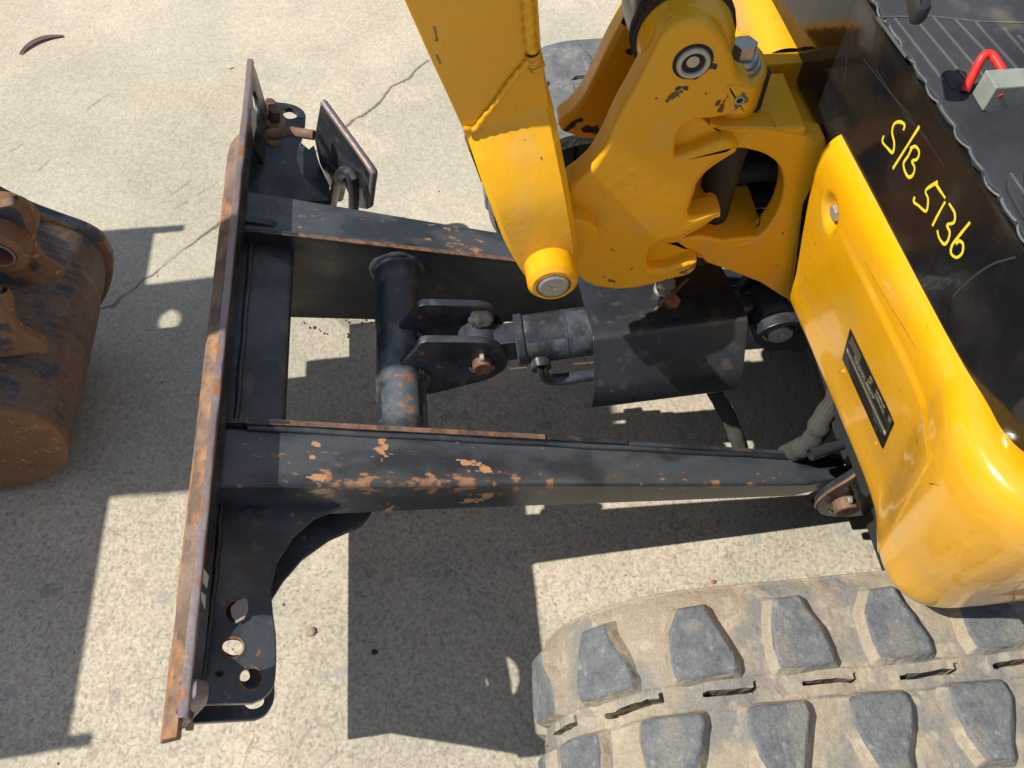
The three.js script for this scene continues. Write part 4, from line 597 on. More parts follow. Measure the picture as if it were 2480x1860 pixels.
/* ---------- boom ---------- */
{
  const boomMat = yellow([{ p: [[0.0013,0.8587],[0.0021,0.8462]], w: .0012, r: .004, c: [.2, .12, .02] }, { p: [[0.0015,0.8296],[0.0032,0.8202]], w: .001, r: .003, c: [.2, .12, .02] }, { p: [[0.0265,0.7255],[0.0283,0.7220]], w: .001, r: .003 }, { p: [[0.0945,0.7172],[0.0955,0.7154]], w: .0008, r: .002 }, { p: [[0.0789,0.7325],[0.0796,0.7315]], w: .0008, r: .002 }], [-.15, .45, .5], { rough: .42, coat: .3, bump: .0005 });
  const up = [[-0.0298,0.9175,-0.6333],[-0.0220,0.8877,-0.6366],[-0.0031,0.8199,-0.6440],[0.0216,0.7341,-0.6535],[0.0372,0.6700,-0.6605],[0.0664,0.6525,-0.6624],[0.1116,0.7177,-0.6553],[0.0930,0.8179,-0.6442],[0.0869,0.8808,-0.6373],[0.0849,0.9108,-0.6340]].map(q => V(...q)), n0 = V(0, -.11, 1).normalize();
  const grow = (a, b, k) => b.clone().add(b.clone().sub(a).multiplyScalar(k));
  const b = mesh('boom', slab([grow(up[1], up[0], 6), ...up.slice(1, 9), grow(up[8], up[9], 6)].map(q => q.toArray()), .135, n0), boomMat, EX, { label: 'yellow boom foot with a thick weld seam, rising out of the picture' });
  // flared leg below the weld: rows run from the seam to the pin, each a left and a right edge
  const rows = [[[[0.0211,0.7333,-0.6590]][0], [[0.0877,0.8161,-0.6590]][0]], [[[0.0250,0.7244,-0.6490]][0], [[0.1061,0.7600,-0.6490]][0]], [[[0.0328,0.7006,-0.6300]][0], [[0.1145,0.7223,-0.6300]][0]], [[[0.0437,0.6675,-0.6130]][0], [[0.1224,0.6827,-0.6130]][0]], [[[0.0562,0.6225,-0.6070]][0], [[0.1295,0.6417,-0.6070]][0]], [[[0.0739,0.5752,-0.6060]][0], [[0.1368,0.5914,-0.6060]][0]], [[[0.0874,0.5456,-0.6060]][0], [[0.1370,0.5521,-0.6060]][0]]];
  const fine = []; { const L = new THREE.CatmullRomCurve3(rows.map(r => V(...r[0]))), Q = new THREE.CatmullRomCurve3(rows.map(r => V(...r[1]))); for (let i = 0; i <= 40; i++) fine.push([L.getPoint(i / 40), Q.getPoint(i / 40)]); }
  const T = .028, pos = [], nA = 14, prof = [];              // rounded slab section across each row
  for (const [l, q] of fine) {
    const ring_ = [];
    for (let k = 0; k <= nA; k++) { const t = k / nA, e = Math.min(t, 1 - t), dz = e < .06 ? -.006 * Math.pow(1 - e / .06, 2) : 0; ring_.push(l.clone().lerp(q, t).add(V(0, 0, dz))); }
    for (let k = nA; k >= 0; k--) ring_.push(l.clone().lerp(q, k / nA).add(V(0, 0, -T)));
    prof.push(ring_);
  }
  const idx = [], n = prof[0].length; for (const r of prof) for (const p of r) pos.push(p.x, p.y, p.z);
  for (let i = 0; i + 1 < prof.length; i++) for (let k = 0; k < n; k++) { const a = i * n + k, c = i * n + (k + 1) % n; idx.push(a, a + n, c, c, a + n, c + n); }
  const g = new THREE.BufferGeometry(); g.setAttribute('position', new THREE.Float32BufferAttribute(pos, 3)); g.setIndex(idx);
  const leg = mesh('boom_leg', g, boomMat, b, { label: 'bright flared lower leg of the boom' });
  mesh('far_leg', ext([[0.0261,0.6158],[0.0445,0.5465],[0.0792,0.5278],[0.1178,0.5993],[0.1433,0.4184],[0.0991,0.3849]], XY, -.81, -.78), boomMat, b);
  const pc = [[0.1058,0.5845,-0.5770]][0];
  mesh('pin_boss', cyl(V(pc[0], pc[1], -.655), V(...pc), .030, .0275, { n: 48, bevel: .005 }), mats.yellow, leg, { label: 'round yellow boss of the boom pin' });
  const bp = mesh('boom_pin', cyl(V(pc[0], pc[1], -.66), V(pc[0], pc[1], -.5745), .0172, .0172, { n: 40, bevel: .0025, dimple: .0032 }), mats.steel, leg, { label: 'bare steel end of the boom pin' });
  mesh('bore_disc', ring(V(pc[0], pc[1], -.5775), V(pc[0], pc[1], -.5762), .0192, .0172), mats.pinRust, leg);
  mesh('pivot_tube', cyl(V(pc[0] + .02, pc[1] + .02, -.66), V(pc[0] + .02, pc[1] + .02, -.62), .034, .034), mats.yellow, b);
  const wl = [[0.0209,0.7416,-0.6506],[0.0309,0.7399,-0.6508],[0.0406,0.7545,-0.6492],[0.0517,0.7719,-0.6473],[0.0625,0.7918,-0.6451],[0.0717,0.8064,-0.6435],[0.0807,0.8191,-0.6421],[0.0828,0.8247,-0.6415]];
  mesh('weld_seam', [bead(wl, .003, 11), bead([[0.0773,0.8902,-0.6343],[0.0798,0.8635,-0.6372],[0.0816,0.8432,-0.6395],[0.0837,0.8318,-0.6407]], .0055, 12), bead([[0.0847,0.8273,-0.6432],[0.0860,0.8215,-0.6438],[0.0874,0.8155,-0.6445],[0.0894,0.8109,-0.6450]], .0072, 14)], mats.yellow, leg, { label: 'lumpy weld seam across the boom foot' });
}

/* ---------- swing nose of the upper frame and the curved front guard ---------- */
const noseMat = yellow([{ p: [[0.3066,0.5689],[0.3115,0.5665],[0.3178,0.5615],[0.3278,0.5567],[0.3346,0.5541]], w: .0014, r: .009 }, { p: [[0.2639,0.5531],[0.2656,0.5536]], w: .0012, r: .004, c: [.2, .1, .01] }, { p: [[0.3087,0.5427],[0.3097,0.5406]], w: .0008, r: .002 }, { p: [[0.3880,0.5657],[0.3906,0.5676]], w: .0006, r: .003, c: [.3, .15, .01] }, { p: [[0.3871,0.5551],[0.3879,0.5531]], w: .0008, r: .002 }, { p: [[0.2929,0.7237],[0.2967,0.7223]], w: .0012, r: .006, c: [.12, .1, .08] }, { p: [[0.3054,0.7227],[0.3101,0.7213]], w: .0035, r: .004, c: [.12, .14, .2] }, { p: [[0.3198,0.7312],[0.3227,0.7304]], w: .002, r: .005 }], [.08, .38, .5], { rough: .33, coat: .45, bump: .0003 });
const NOSE = (() => {
  const c = [[0.2651,0.7261],[0.2827,0.7182],[0.3323,0.7129],[0.3948,0.6943],[0.4047,0.6610],[0.3996,0.5992],[0.4228,0.4887],[0.4361,0.4173],[0.3819,0.4641],[0.3336,0.4932],[0.3041,0.5100,0.0060],[0.2926,0.5280,0.0100],[0.2693,0.5352,0.0200],[0.2444,0.5536,0.0100],[0.2626,0.5560],[0.2882,0.5591],[0.3151,0.5490,0.0200],[0.3312,0.5399,0.0300],[0.3496,0.5420,0.0300],[0.3631,0.5537,0.0300],[0.3700,0.5748,0.0300],[0.3724,0.5977,0.0300],[0.3692,0.6262,0.0300],[0.3612,0.6499,0.0300],[0.3487,0.6677,0.0300],[0.3297,0.6809,0.0300],[0.3086,0.6878,0.0200],[0.3017,0.6938,0.0060],[0.2914,0.7031,0.0100],[0.2810,0.7012,0.0100],[0.2703,0.7038,0.0100]];
  const m = mesh('swing_nose', ext(outline(c, .004), XY, -.682, -.655, { bevel: .004, seg: 4 }), noseMat, EX, { label: 'yellow swing frame nose with a large rounded opening' });
  mesh('far_wall', ext([[.30, .66], [.42, .66], [.405, .715], [.31, .715]], XY, -.772, -.752, { bevel: .003 }), mats.yellow, m);
  const lug = (y0, y1, rr) => { const o = []; for (let i = 0; i <= 20; i++) { const a = R(95 + i * 8.5); o.push([swX + .008 + Math.cos(a) * rr, swZ + Math.sin(a) * rr * 1.05]); } o.push([.37, swZ - .044], [.37, swZ + .043]); return ext(outline(o, .002), XZ, y0, y1, { bevel: .004, seg: 3 }); };
  mesh('upper_lug', lug(.688, .711, .0435), mats.yellow, m); mesh('lower_lug', lug(.515, .548, .0435), mats.yellow, m);
  mesh('swing_pin', cyl(V(swX + .008, .475, swZ), V(swX + .008, .75, swZ), .02), mats.dark, m);
  mesh('floor_web', ext([[.24, -.765], [.43, -.765], [.425, -.66], [.36, -.66], [.345, -.70], [.24, -.72]], XZ, .674, .682, { bevel: .002 }), mats.yellow, m);
  mesh('shelf_web', ext([[.39, -.77], [.44, -.77], [.44, -.685], [.39, -.685]], XZ, .455, .468, { bevel: .002 }), mats.yellow, m);
  mesh('frame_wall', ext([[.20, .36], [.46, .36], [.46, .67], [.24, .67]], XY, -.875, -.863, { bevel: .002 }), mats.yellow, m, { label: 'far wall inside the nose' });
  for (const [y, z, r] of [[.632, -.80, .016], [.605, -.765, .015], [.572, -.735, .014], [.545, -.775, .016], [.515, -.80, .015], [.515, -.745, .012], [.48, -.79, .016], [.455, -.825, .017], [.42, -.80, .016], [.56, -.83, .018], [.50, -.835, .016]]) mesh('hydraulic_hose', pipe([[.2, y - .01, z], [.3, y, z], [.38, y + .006, z], [.5, y - .012, z]], r, { n: 30, s: 12 }), mats.dark, m);
  mesh('cable_tie', pipe([[0.3123,0.5829,-0.7350],[0.3148,0.5743,-0.7350],[0.3146,0.5638,-0.7350],[0.3147,0.5552,-0.7350]], .0022, { n: 16, s: 6 }), mats.zinc, m);
  return m;
})();
{
  const base = [[.4255, -.64], [.431, -.56], [.439, -.449], [.4425, -.38], [.441, -.345], [.434, -.318], [.4285, -.298], [.4285, -.28], [.4335, -.262], [.447, -.247], [.468, -.239], [.504, -.237], [.56, -.238], [.7, -.24], [.9, -.242]];
  const prof = smoothOpen([[-.012, .443], [-.002, .437], [.003, .442], [.012, .50], [.026, .575], [.036, .635], [.0405, .680], [.039, .700], [.032, .712], [.020, .7175], [.006, .718], [-.004, .716]], 9).map(p => [p[0], p[1]]);
  const bolt = [[-0.5888,0.6582]][0];
  const guardMat = yellow([{ p: [[-0.5140,0.6721],[-0.4966,0.6726],[-0.4731,0.6743],[-0.4477,0.6761],[-0.4282,0.6797],[-0.3967,0.6819]], w: .0004, r: .0012, c: [.25, .12, .01], b: .1 }, { p: [[-0.3356,0.6314],[-0.3288,0.6316]], w: .0014, r: .005, c: [.1, .06, .01] }, { p: [[-0.2877,0.6382],[-0.2831,0.6465],[-0.2789,0.6528]], w: .0005, r: .001, c: [.15, .08, .01] },
    { p: [[-0.3884,0.7359],[-0.3665,0.7368],[-0.3412,0.7364]], w: .0022, r: .007, c: [.62, .4, .24], a: .7 }, { p: [[-0.3004,0.7394],[-0.2909,0.7398],[-0.2676,0.7306]], w: .0035, r: .008, c: [.5, .36, .26], a: .8 }, { p: [[-0.2592,0.7296],[-0.2409,0.7378]], w: .003, r: .006, c: [.55, .4, .25], a: .7 }, { p: [[-0.6050,0.5899],[-0.6039,0.5908]], w: .0006, r: .002 }, { p: [[-0.6156,0.6478],[-0.6133,0.6492]], w: .0006, r: .002 }, { p: [[-0.5842,0.6276],[-0.5834,0.6276]], w: .0005, r: .001 }, { p: [[-0.6512,0.5620],[-0.6503,0.5624]], w: .0005, r: .001 }, { p: [[-0.4940,0.4971],[-0.4920,0.4975]], w: .0009, r: .002 }, { p: [[-0.4013,0.5839],[-0.3995,0.5856]], w: .0006, r: .001 }, { p: [[-0.3891,0.6262],[-0.3873,0.6278]], w: .0008, r: .002, c: [.3, .15, .01] }], [-.75, .3, .55], { rough: .27, coat: .8, coatRough: .09, bump: .0004, dirt: .35, dust: .5 });
  const far = [0, 1].map(k => {
    const path = plan(base, 26), g0 = sweep(prof.map(p => [p[0], p[1]]), path);
    const p = g0.attributes.position;
    for (let i = 0; i < p.count; i++) {
      const dz = p.getZ(i) - bolt[0], dy = p.getY(i) - bolt[1] + .003, d = Math.hypot(dz, dy * .9); p.setX(i, p.getX(i) + .009 * (1 - ss(.010, .021, d)));
      const zz = p.getZ(i); if (zz < -.3) p.setX(i, p.getX(i) + (p.getY(i) < .66 ? .0018 * Math.sin((zz + .5) * 9 + p.getY(i) * 6) : 0));
    }
    if (k) { for (let i = 0; i < p.count; i++) { p.setZ(i, -1.4 - p.getZ(i) - .012); p.setX(i, p.getX(i) - .03); } }
    const m = mesh('front_guard', g0, k ? mats.yellow : guardMat, EX, { crease: 50, label: k ? 'far yellow front guard, bright in the sun' : 'glossy yellow curved front guard with a serial plate' });
    return m;
  });
  const G = far[0], nrm = V(-1, -.16, .06).normalize();
  { const c = V(.4075, bolt[1] - .001, bolt[0]); mesh('guard_bolt', hex(c, c.clone().addScaledVector(nrm, .0145), .0092), mats.zinc, G, { label: 'hexagon bolt sunk in the yellow guard' }); }
  // serial plate
  const gp_ = G.geometry.attributes.position, guardX = (y, z) => { let m = 9, x = 0; for (let i = 0; i < gp_.count; i += 1) { const d = (gp_.getY(i) - y) ** 2 + (gp_.getZ(i) - z) ** 2; if (d < m && gp_.getX(i) < .46) { m = d; x = gp_.getX(i); } } return x; };
  const pl = [[0.4144,0.5817,-0.4938],[0.4209,0.5852,-0.3767],[0.4296,0.5299,-0.3778],[0.4236,0.5238,-0.4942]].map(q => V(guardX(q[1], q[2]) + .0012, q[1], q[2])), off = nrm.clone().multiplyScalar(.0019);
  const W = 1024, Hc = 288, cv = document.createElement('canvas'); cv.width = W; cv.height = Hc; const cx = cv.getContext('2d');
  cx.fillStyle = '#15110f'; cx.fillRect(0, 0, W, Hc); cx.fillStyle = '#b9b9a6'; cx.strokeStyle = '#8d8d80'; cx.lineWidth = 3;
  cx.font = 'bold 30px sans-serif'; cx.fillText('MFG.', 500, 42); cx.fillText('CAT', 500, 76); cx.fillText('CATERPILLAR', 650, 42); cx.font = 'bold 25px sans-serif'; cx.fillText('CATERPILLAR INC', 650, 74);
  cx.font = 'bold 34px sans-serif'; cx.fillText('CE', 930, 46); cx.strokeRect(922, 14, 60, 42);
  cx.font = '17px sans-serif'; for (let k = 0; k < 4; k++) cx.fillText('PRODUCT IDENTIFICATION NO', 60, 34 + k * 17);
  cx.strokeRect(36, 84, 950, 56); cx.font = 'bold 42px monospace'; cx.fillText('*CAT30170CLJD00573*', 190, 127);
  for (let x = 40; x < 985; x += 6 + (x * 7 % 5)) cx.fillRect(x, 150, 3 + (x * 13 % 3), 30); cx.fillRect(36, 150, 26, 30); cx.fillRect(950, 150, 30, 30);
  cx.font = '15px sans-serif'; cx.fillText('CATERPILLAR INC. PEORIA ILLINOIS', 700, 204); cx.fillText('MADE IN', 760, 226); cx.fillText('345-2161', 810, 262);
  const pt = new THREE.CanvasTexture(cv); pt.colorSpace = THREE.SRGBColorSpace; pt.anisotropy = 8;
  const face = pl.map(q => q.clone().add(off)), bg = new THREE.BufferGeometry();
  bg.setAttribute('position', new THREE.Float32BufferAttribute([0, 3, 2, 0, 2, 1].flatMap(i => face[i].toArray()), 3)); bg.setAttribute('uv', new THREE.Float32BufferAttribute([0, 1, 0, 0, 1, 0, 0, 1, 1, 0, 1, 1], 2)); bg.computeVertexNormals();
  const sp = mesh('serial_plate', slab(pl.map(q => q.clone().addScaledVector(nrm, .0015).toArray()), .0022, nrm), mats.gap, G, { label: 'black serial number plate with white print' });
  const pm = new THREE.Mesh(bg, new THREE.MeshStandardMaterial({ map: pt, roughness: .38, metalness: .2 })); pm.name = 'printed_face'; pm.receiveShadow = true; sp.add(pm);
  for (const c of [[0.4263,0.5100,-0.4867],[0.4312,0.5146,-0.3928]]) mesh('rivet', cyl(V(...c).addScaledVector(nrm, .002), V(...c).addScaledVector(nrm, .0055), .0022), mats.yellow, G);
}

/* ---------- kick panel, floor mat, lever ---------- */
const panelX = z => .399 + (z + .623) * .0575;
const floorY = .834;
const PANEL = (() => {
  const base = [[panelX(-1.3), -1.3], [panelX(-.9), -.9], [panelX(-.6), -.6], [panelX(-.4), -.4], [.4165, -.315], [.4185, -.292], [.428, -.272], [.45, -.264], [.55, -.264], [.8, -.264]];
  const prof = [[-.012, .69], [0, .69], [.0002, .76], [0, .826], [-.002, .831], [-.006, .833], [-.03, .833]];
  const m = mesh('kick_panel', sweep(prof, plan(base, 8)), mats.panel, EX, { label: 'glossy black scratched kick panel with yellow pen writing' });
  const stroke = (pts, name) => { const nn = pts.length * 7, P3 = pts.map(p => V(0, p[1], p[0])), cu = new THREE.CatmullRomCurve3(P3, false, 'centripetal', .5), g = pipe(pts.map(p => [0, p[1], p[0]]), .00145, { n: nn, s: 8 }), p = g.attributes.position; for (let i = 0; i < p.count; i++) { const t = Math.floor(i / 9) / nn, o = cu.getPointAt(Math.min(1, t)), k = .72 + .5 * vn(t * pts.length * .9 + pts[0][0] * 80 + 90, 2.5, 4096, 3) + .08 * (vn(i * .7, 1.5, 4096, 5) - .5); p.setXYZ(i, p.getX(i), o.y + (p.getY(i) - o.y) * k, o.z + (p.getZ(i) - o.z) * k); } for (let i = 0; i < p.count; i++) p.setX(i, p.getX(i) * .12 + panelX(p.getZ(i)) - .0006); mesh(name, g, mats.paintPen, m); };
  stroke([[-0.5552,0.7910],[-0.5567,0.7953],[-0.5642,0.7926],[-0.5702,0.7850],[-0.5680,0.7781],[-0.5586,0.7734],[-0.5549,0.7661],[-0.5647,0.7628],[-0.5749,0.7617],[-0.5763,0.7668]], 'letter_s');
  stroke([[-0.5389,0.8092],[-0.5420,0.7818],[-0.5449,0.7559]], 'slash');
  stroke([[-0.5350,0.7893],[-0.5345,0.7803],[-0.5353,0.7709],[-0.5293,0.7676],[-0.5209,0.7682],[-0.5179,0.7743],[-0.5202,0.7800],[-0.5268,0.7809],[-0.5225,0.7880],[-0.5244,0.7938],[-0.5315,0.7935],[-0.5367,0.7872]], 'letter_b');
  stroke([[-0.4877,0.7947],[-0.4945,0.7769],[-0.4877,0.7752],[-0.4821,0.7661],[-0.4933,0.7612],[-0.5013,0.7586],[-0.5027,0.7625]], 'digit_five'); stroke([[-0.4897,0.7916],[-0.4799,0.7919],[-0.4706,0.7926]], 'digit_five');
  stroke([[-0.4688,0.7904],[-0.4683,0.7763],[-0.4672,0.7637]], 'digit_one');
  stroke([[-0.4641,0.7932],[-0.4525,0.7926],[-0.4488,0.7874],[-0.4534,0.7787],[-0.4470,0.7775],[-0.4437,0.7703],[-0.4451,0.7651],[-0.4536,0.7636],[-0.4598,0.7661]], 'digit_three');
  stroke([[-0.4345,0.8020],[-0.4364,0.7849],[-0.4369,0.7709],[-0.4333,0.7667],[-0.4261,0.7699],[-0.4241,0.7785],[-0.4290,0.7837],[-0.4340,0.7808],[-0.4348,0.7770]], 'digit_six');
  // pale scuffs
  const sc = (pts, r) => { const g = pipe(pts.map(p => [0, p[1], p[0]]), r, { n: pts.length * 8, s: 6 }), p = g.attributes.position; for (let i = 0; i < p.count; i++) p.setX(i, p.getX(i) * .1 + panelX(p.getZ(i)) - .0003); return g; };
  mesh('scuff_mark', [sc([[-0.4066,0.7427],[-0.4048,0.7580],[-0.4012,0.7750],[-0.3936,0.7987],[-0.3802,0.8224]], .0009), sc([[-0.6785,0.7776],[-0.6701,0.7635],[-0.6660,0.7549]], .0005), sc([[-0.6521,0.7933],[-0.5995,0.7993],[-0.5540,0.8072]], .0004), sc([[-0.6273,0.7996],[-0.5815,0.8016],[-0.5211,0.8090]], .0004), sc([[-0.5684,0.8001],[-0.5271,0.8074],[-0.4885,0.8095]], .0004)], new THREE.MeshStandardMaterial({ color: new THREE.Color(.035, .034, .033), roughness: .6 }), m);
  return m;
})();
{
  const edgePts = [[-0.7031,0.8193],[-0.6837,0.8194],[-0.6680,0.8197],[-0.6559,0.8200],[-0.6446,0.8209],[-0.6325,0.8209],[-0.6197,0.8227],[-0.6084,0.8230],[-0.5958,0.8244],[-0.5844,0.8267],[-0.5706,0.8265],[-0.5621,0.8285],[-0.5511,0.8282],[-0.5417,0.8312],[-0.5291,0.8313],[-0.5168,0.8336],[-0.5062,0.8329],[-0.4953,0.8338],[-0.4842,0.8345],[-0.4723,0.8361],[-0.4658,0.8363],[-0.4523,0.8362],[-0.4438,0.8369],[-0.4407,0.8375],[-0.4323,0.8377],[-0.4208,0.8386],[-0.4115,0.8412],[-0.3955,0.8380],[-0.3834,0.8345],[-0.3728,0.8306],[-0.3575,0.8326]];
  const zs = edgePts.map(p => p[0]);
  const q = rng(12), front = []; for (let i = 0; i <= 110; i++) { const z = -1.2 + i / 110 * .9, w = Math.pow(Math.abs(Math.sin(z * 118)), .6) * .0042 + (q() - .5) * .0022; front.push([panelX(z) + .004 - w, z]); }
  front.push([.435, -.285], [.46, -.272], [1.3, -.272], [1.3, -1.2]);
  const M = mesh('floor_mat', ext(front, XZ, floorY, floorY + .006, { bevel: .0012, seg: 1 }), mats.mat, EX, { label: 'dusty dark rubber floor mat with a ragged front edge' });
  const lip = []; for (let i = 0; i <= 220; i++) { const z = -1.15 + i / 220 * .83, w = Math.pow(Math.abs(Math.sin(z * 118)), .6) * .0042; lip.push([panelX(z) + .0035 - w, floorY + .004 + .0014 * Math.sin(z * 118), z]); }
  mesh('ragged_lip', pipe(lip, .0009, { n: 500, s: 6 }), mats.rubber, M);
  const y = floorY + .006, bar = (a, b, w, h) => { const d = [b[0] - a[0], b[1] - a[1]], l = Math.hypot(...d), n = [-d[1] / l * w, d[0] / l * w]; return ext([[a[0] + n[0], a[1] + n[1]], [b[0] + n[0], b[1] + n[1]], [b[0] - n[0], b[1] - n[1]], [a[0] - n[0], a[1] - n[1]]], XZ, y - .001, y + h, { bevel: .0005, seg: 1 }); };
  const L = [[0.4057,-0.6430],[0.4173,-0.5560],[0.4232,-0.6425],[0.4366,-0.5575],[0.4403,-0.6410],[0.4539,-0.5512],[0.4582,-0.6359],[0.4674,-0.5902],[0.4747,-0.6311],[0.4853,-0.5642],[0.4960,-0.6203],[0.5006,-0.5841],[0.5043,-0.6095],[0.5078,-0.5916],[0.3909,-0.6455],[0.3974,-0.5896]];
  const dm = mats.mat.clone(); dm.color = new THREE.Color(2.6, 2.4, 2.0);
  for (let i = 0; i < L.length; i += 2) mesh('rib', bar(L[i], L[i + 1], .0011, .0016), dm, M);
  const K = [[0.3925,-0.6462],[0.4396,-0.6427],[0.4777,-0.6319],[0.5172,-0.6264]];
  for (let i = 0; i < 3; i++) mesh('rib', bar(K[i], K[i + 1], .0008, .0012), dm, M);
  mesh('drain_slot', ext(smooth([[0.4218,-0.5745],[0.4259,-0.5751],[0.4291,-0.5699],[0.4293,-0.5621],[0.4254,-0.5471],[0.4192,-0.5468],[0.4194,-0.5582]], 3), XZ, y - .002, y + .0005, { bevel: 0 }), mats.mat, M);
  mesh('slot_plug', ext(smooth([[0.4218,-0.5676],[0.4282,-0.5709],[0.4291,-0.5631],[0.4250,-0.5477],[0.4199,-0.5469]], 3), XZ, y, y + .001, { bevel: .0003 }), mats.dust && mats.mat, M);
  mesh('raised_pad', ext(outline([[0.4172,-0.4313,0.0060],[0.4240,-0.4444,0.0060],[0.4391,-0.4490],[0.4168,-0.3982],[0.4168,-0.4163,0.0100]], .004), XZ, y - .001, y + .003, { bevel: .001 }), mats.mat, M);
  mesh('rib', bar(...[[0.4254,-0.4441],[0.4270,-0.4215]], .0012, .0045), dm, M);
  mesh('foot_pedal', ext(outline([[0.3553,-0.5650],[0.3710,-0.5655],[0.3604,-0.5313],[0.3547,-0.5264],[0.3459,-0.5281]], .01), XZ, .915, .93, { bevel: .004 }), mats.dark, EX, { label: 'black foot pedal at the top edge' });
  mesh('seat_box', ext(outline([[.63, -1.2], [1.2, -1.2], [1.2, -.74], [.63, -.78]], .02), XZ, y, 1.02, { bevel: .01 }), mats.dark, EX);
  // grey bracket and red lock lever
  const zb = -0.5168;
  const blk = [[...[[0.4341,0.8409]][0]], [...[[0.4348,0.8635]][0]], [...[[0.4601,0.8638]][0]], [...[[0.4754,0.8625]][0]], [...[[0.4967,0.8122]][0]], [...[[0.4602,0.8277]][0]], [...[[0.4478,0.8385]][0]]];
  const B = mesh('lever_bracket', ext(outline(blk, .001), XY, zb - .022, zb, { bevel: .0012 }), mats.grey, EX, { label: 'pale grey steel bracket holding the red lever' });
  const P = [...[[0.4290,0.8420,-0.5413]], ...[[0.4330,0.8530,-0.5469]], ...[[0.4377,0.8640,-0.5531]], ...[[0.4411,0.8660,-0.5545]], ...[[0.4444,0.8660,-0.5536]], ...[[0.4475,0.8640,-0.5479]], ...[[0.4512,0.8600,-0.5389]], ...[[0.4535,0.8570,-0.5370]]], zt = zb - .012;
  P.push([P[7][0], P[7][1] - .012, P[7][2] + .001]);
  mesh('lock_lever', pipe(P, .0037, { n: 80, s: 16 }), mats.red, EX, { label: 'bright red bent lock lever' });
  mesh('pivot_hole', cyl(V(...[[0.4426,0.8550,-0.5168]][0]).add(V(0, 0, -.002)), V(...[[0.4426,0.8550,-0.5168]][0]).add(V(0, 0, .0006)), .0028), mats.red, B);
  mesh('console', ext(outline([[.535, -.54], [.9, -.54], [.9, -.42], [.535, -.42]], .01), XZ, y, .88, { bevel: .004 }), mats.dark, EX);
}

/* hoses and pipe behind the near arm */
function sleeve(pts, r, name, label, wob) {
  const g = pipe(pts, r, { n: 90, s: 20 }), p = g.attributes.position, uv = g.attributes.uv;
  for (let i = 0; i < uv.count; i++) { uv.setXY(i, uv.getY(i), uv.getX(i) * 3.4); }
  const c = new THREE.CatmullRomCurve3(pts.map(q => V(...q)), false, 'centripetal');
  for (let i = 0; i < p.count; i++) { const s = Math.floor(i / 21) / 90, o = c.getPointAt(Math.min(1, s)), k = 1 + wob * Math.sin(s * 19) * .5 + wob * .5 * Math.sin(s * 47 + 1); p.setXYZ(i, o.x + (p.getX(i) - o.x) * k, o.y + (p.getY(i) - o.y) * k, o.z + (p.getZ(i) - o.z) * k); }
  g.computeVertexNormals(); const m = new THREE.Mesh(g, mats.sleeve); m.name = name; m.castShadow = m.receiveShadow = true; m.userData.label = label; EX.add(m);
}
sleeve([...[[0.3360,0.2700,-0.6462]], ...[[0.3608,0.2450,-0.6425]], ...[[0.3752,0.2250,-0.6323]], ...[[0.3920,0.2000,-0.6088]], ...[[0.4069,0.1700,-0.5857]], ...[[0.4228,0.1300,-0.5767]]], .0115, 'hose_sleeve', 'woven grey hose sleeve below the cylinder guard', .06);
sleeve([...[[0.5200,0.3300,-0.5854]], ...[[0.5083,0.3000,-0.5711]], ...[[0.4921,0.2800,-0.5539]], ...[[0.4897,0.2500,-0.5461]], ...[[0.4801,0.2200,-0.5437]], ...[[0.4761,0.1600,-0.5634]]], .0145, 'hose_sleeve', 'woven grey hose sleeve beside the yellow guard', .14);
mesh('steel_pipe', pipe([[0.4768,0.2400,-0.5196],[0.5032,0.2400,-0.5269],[0.5296,0.2400,-0.5334],[0.5658,0.2400,-0.5445]], .0085, { n: 40, s: 14 }), new THREE.MeshStandardMaterial({ color: new THREE.Color(.03, .033, .036), roughness: .22 }), EX, { label: 'glossy black pipe behind the near arm' });

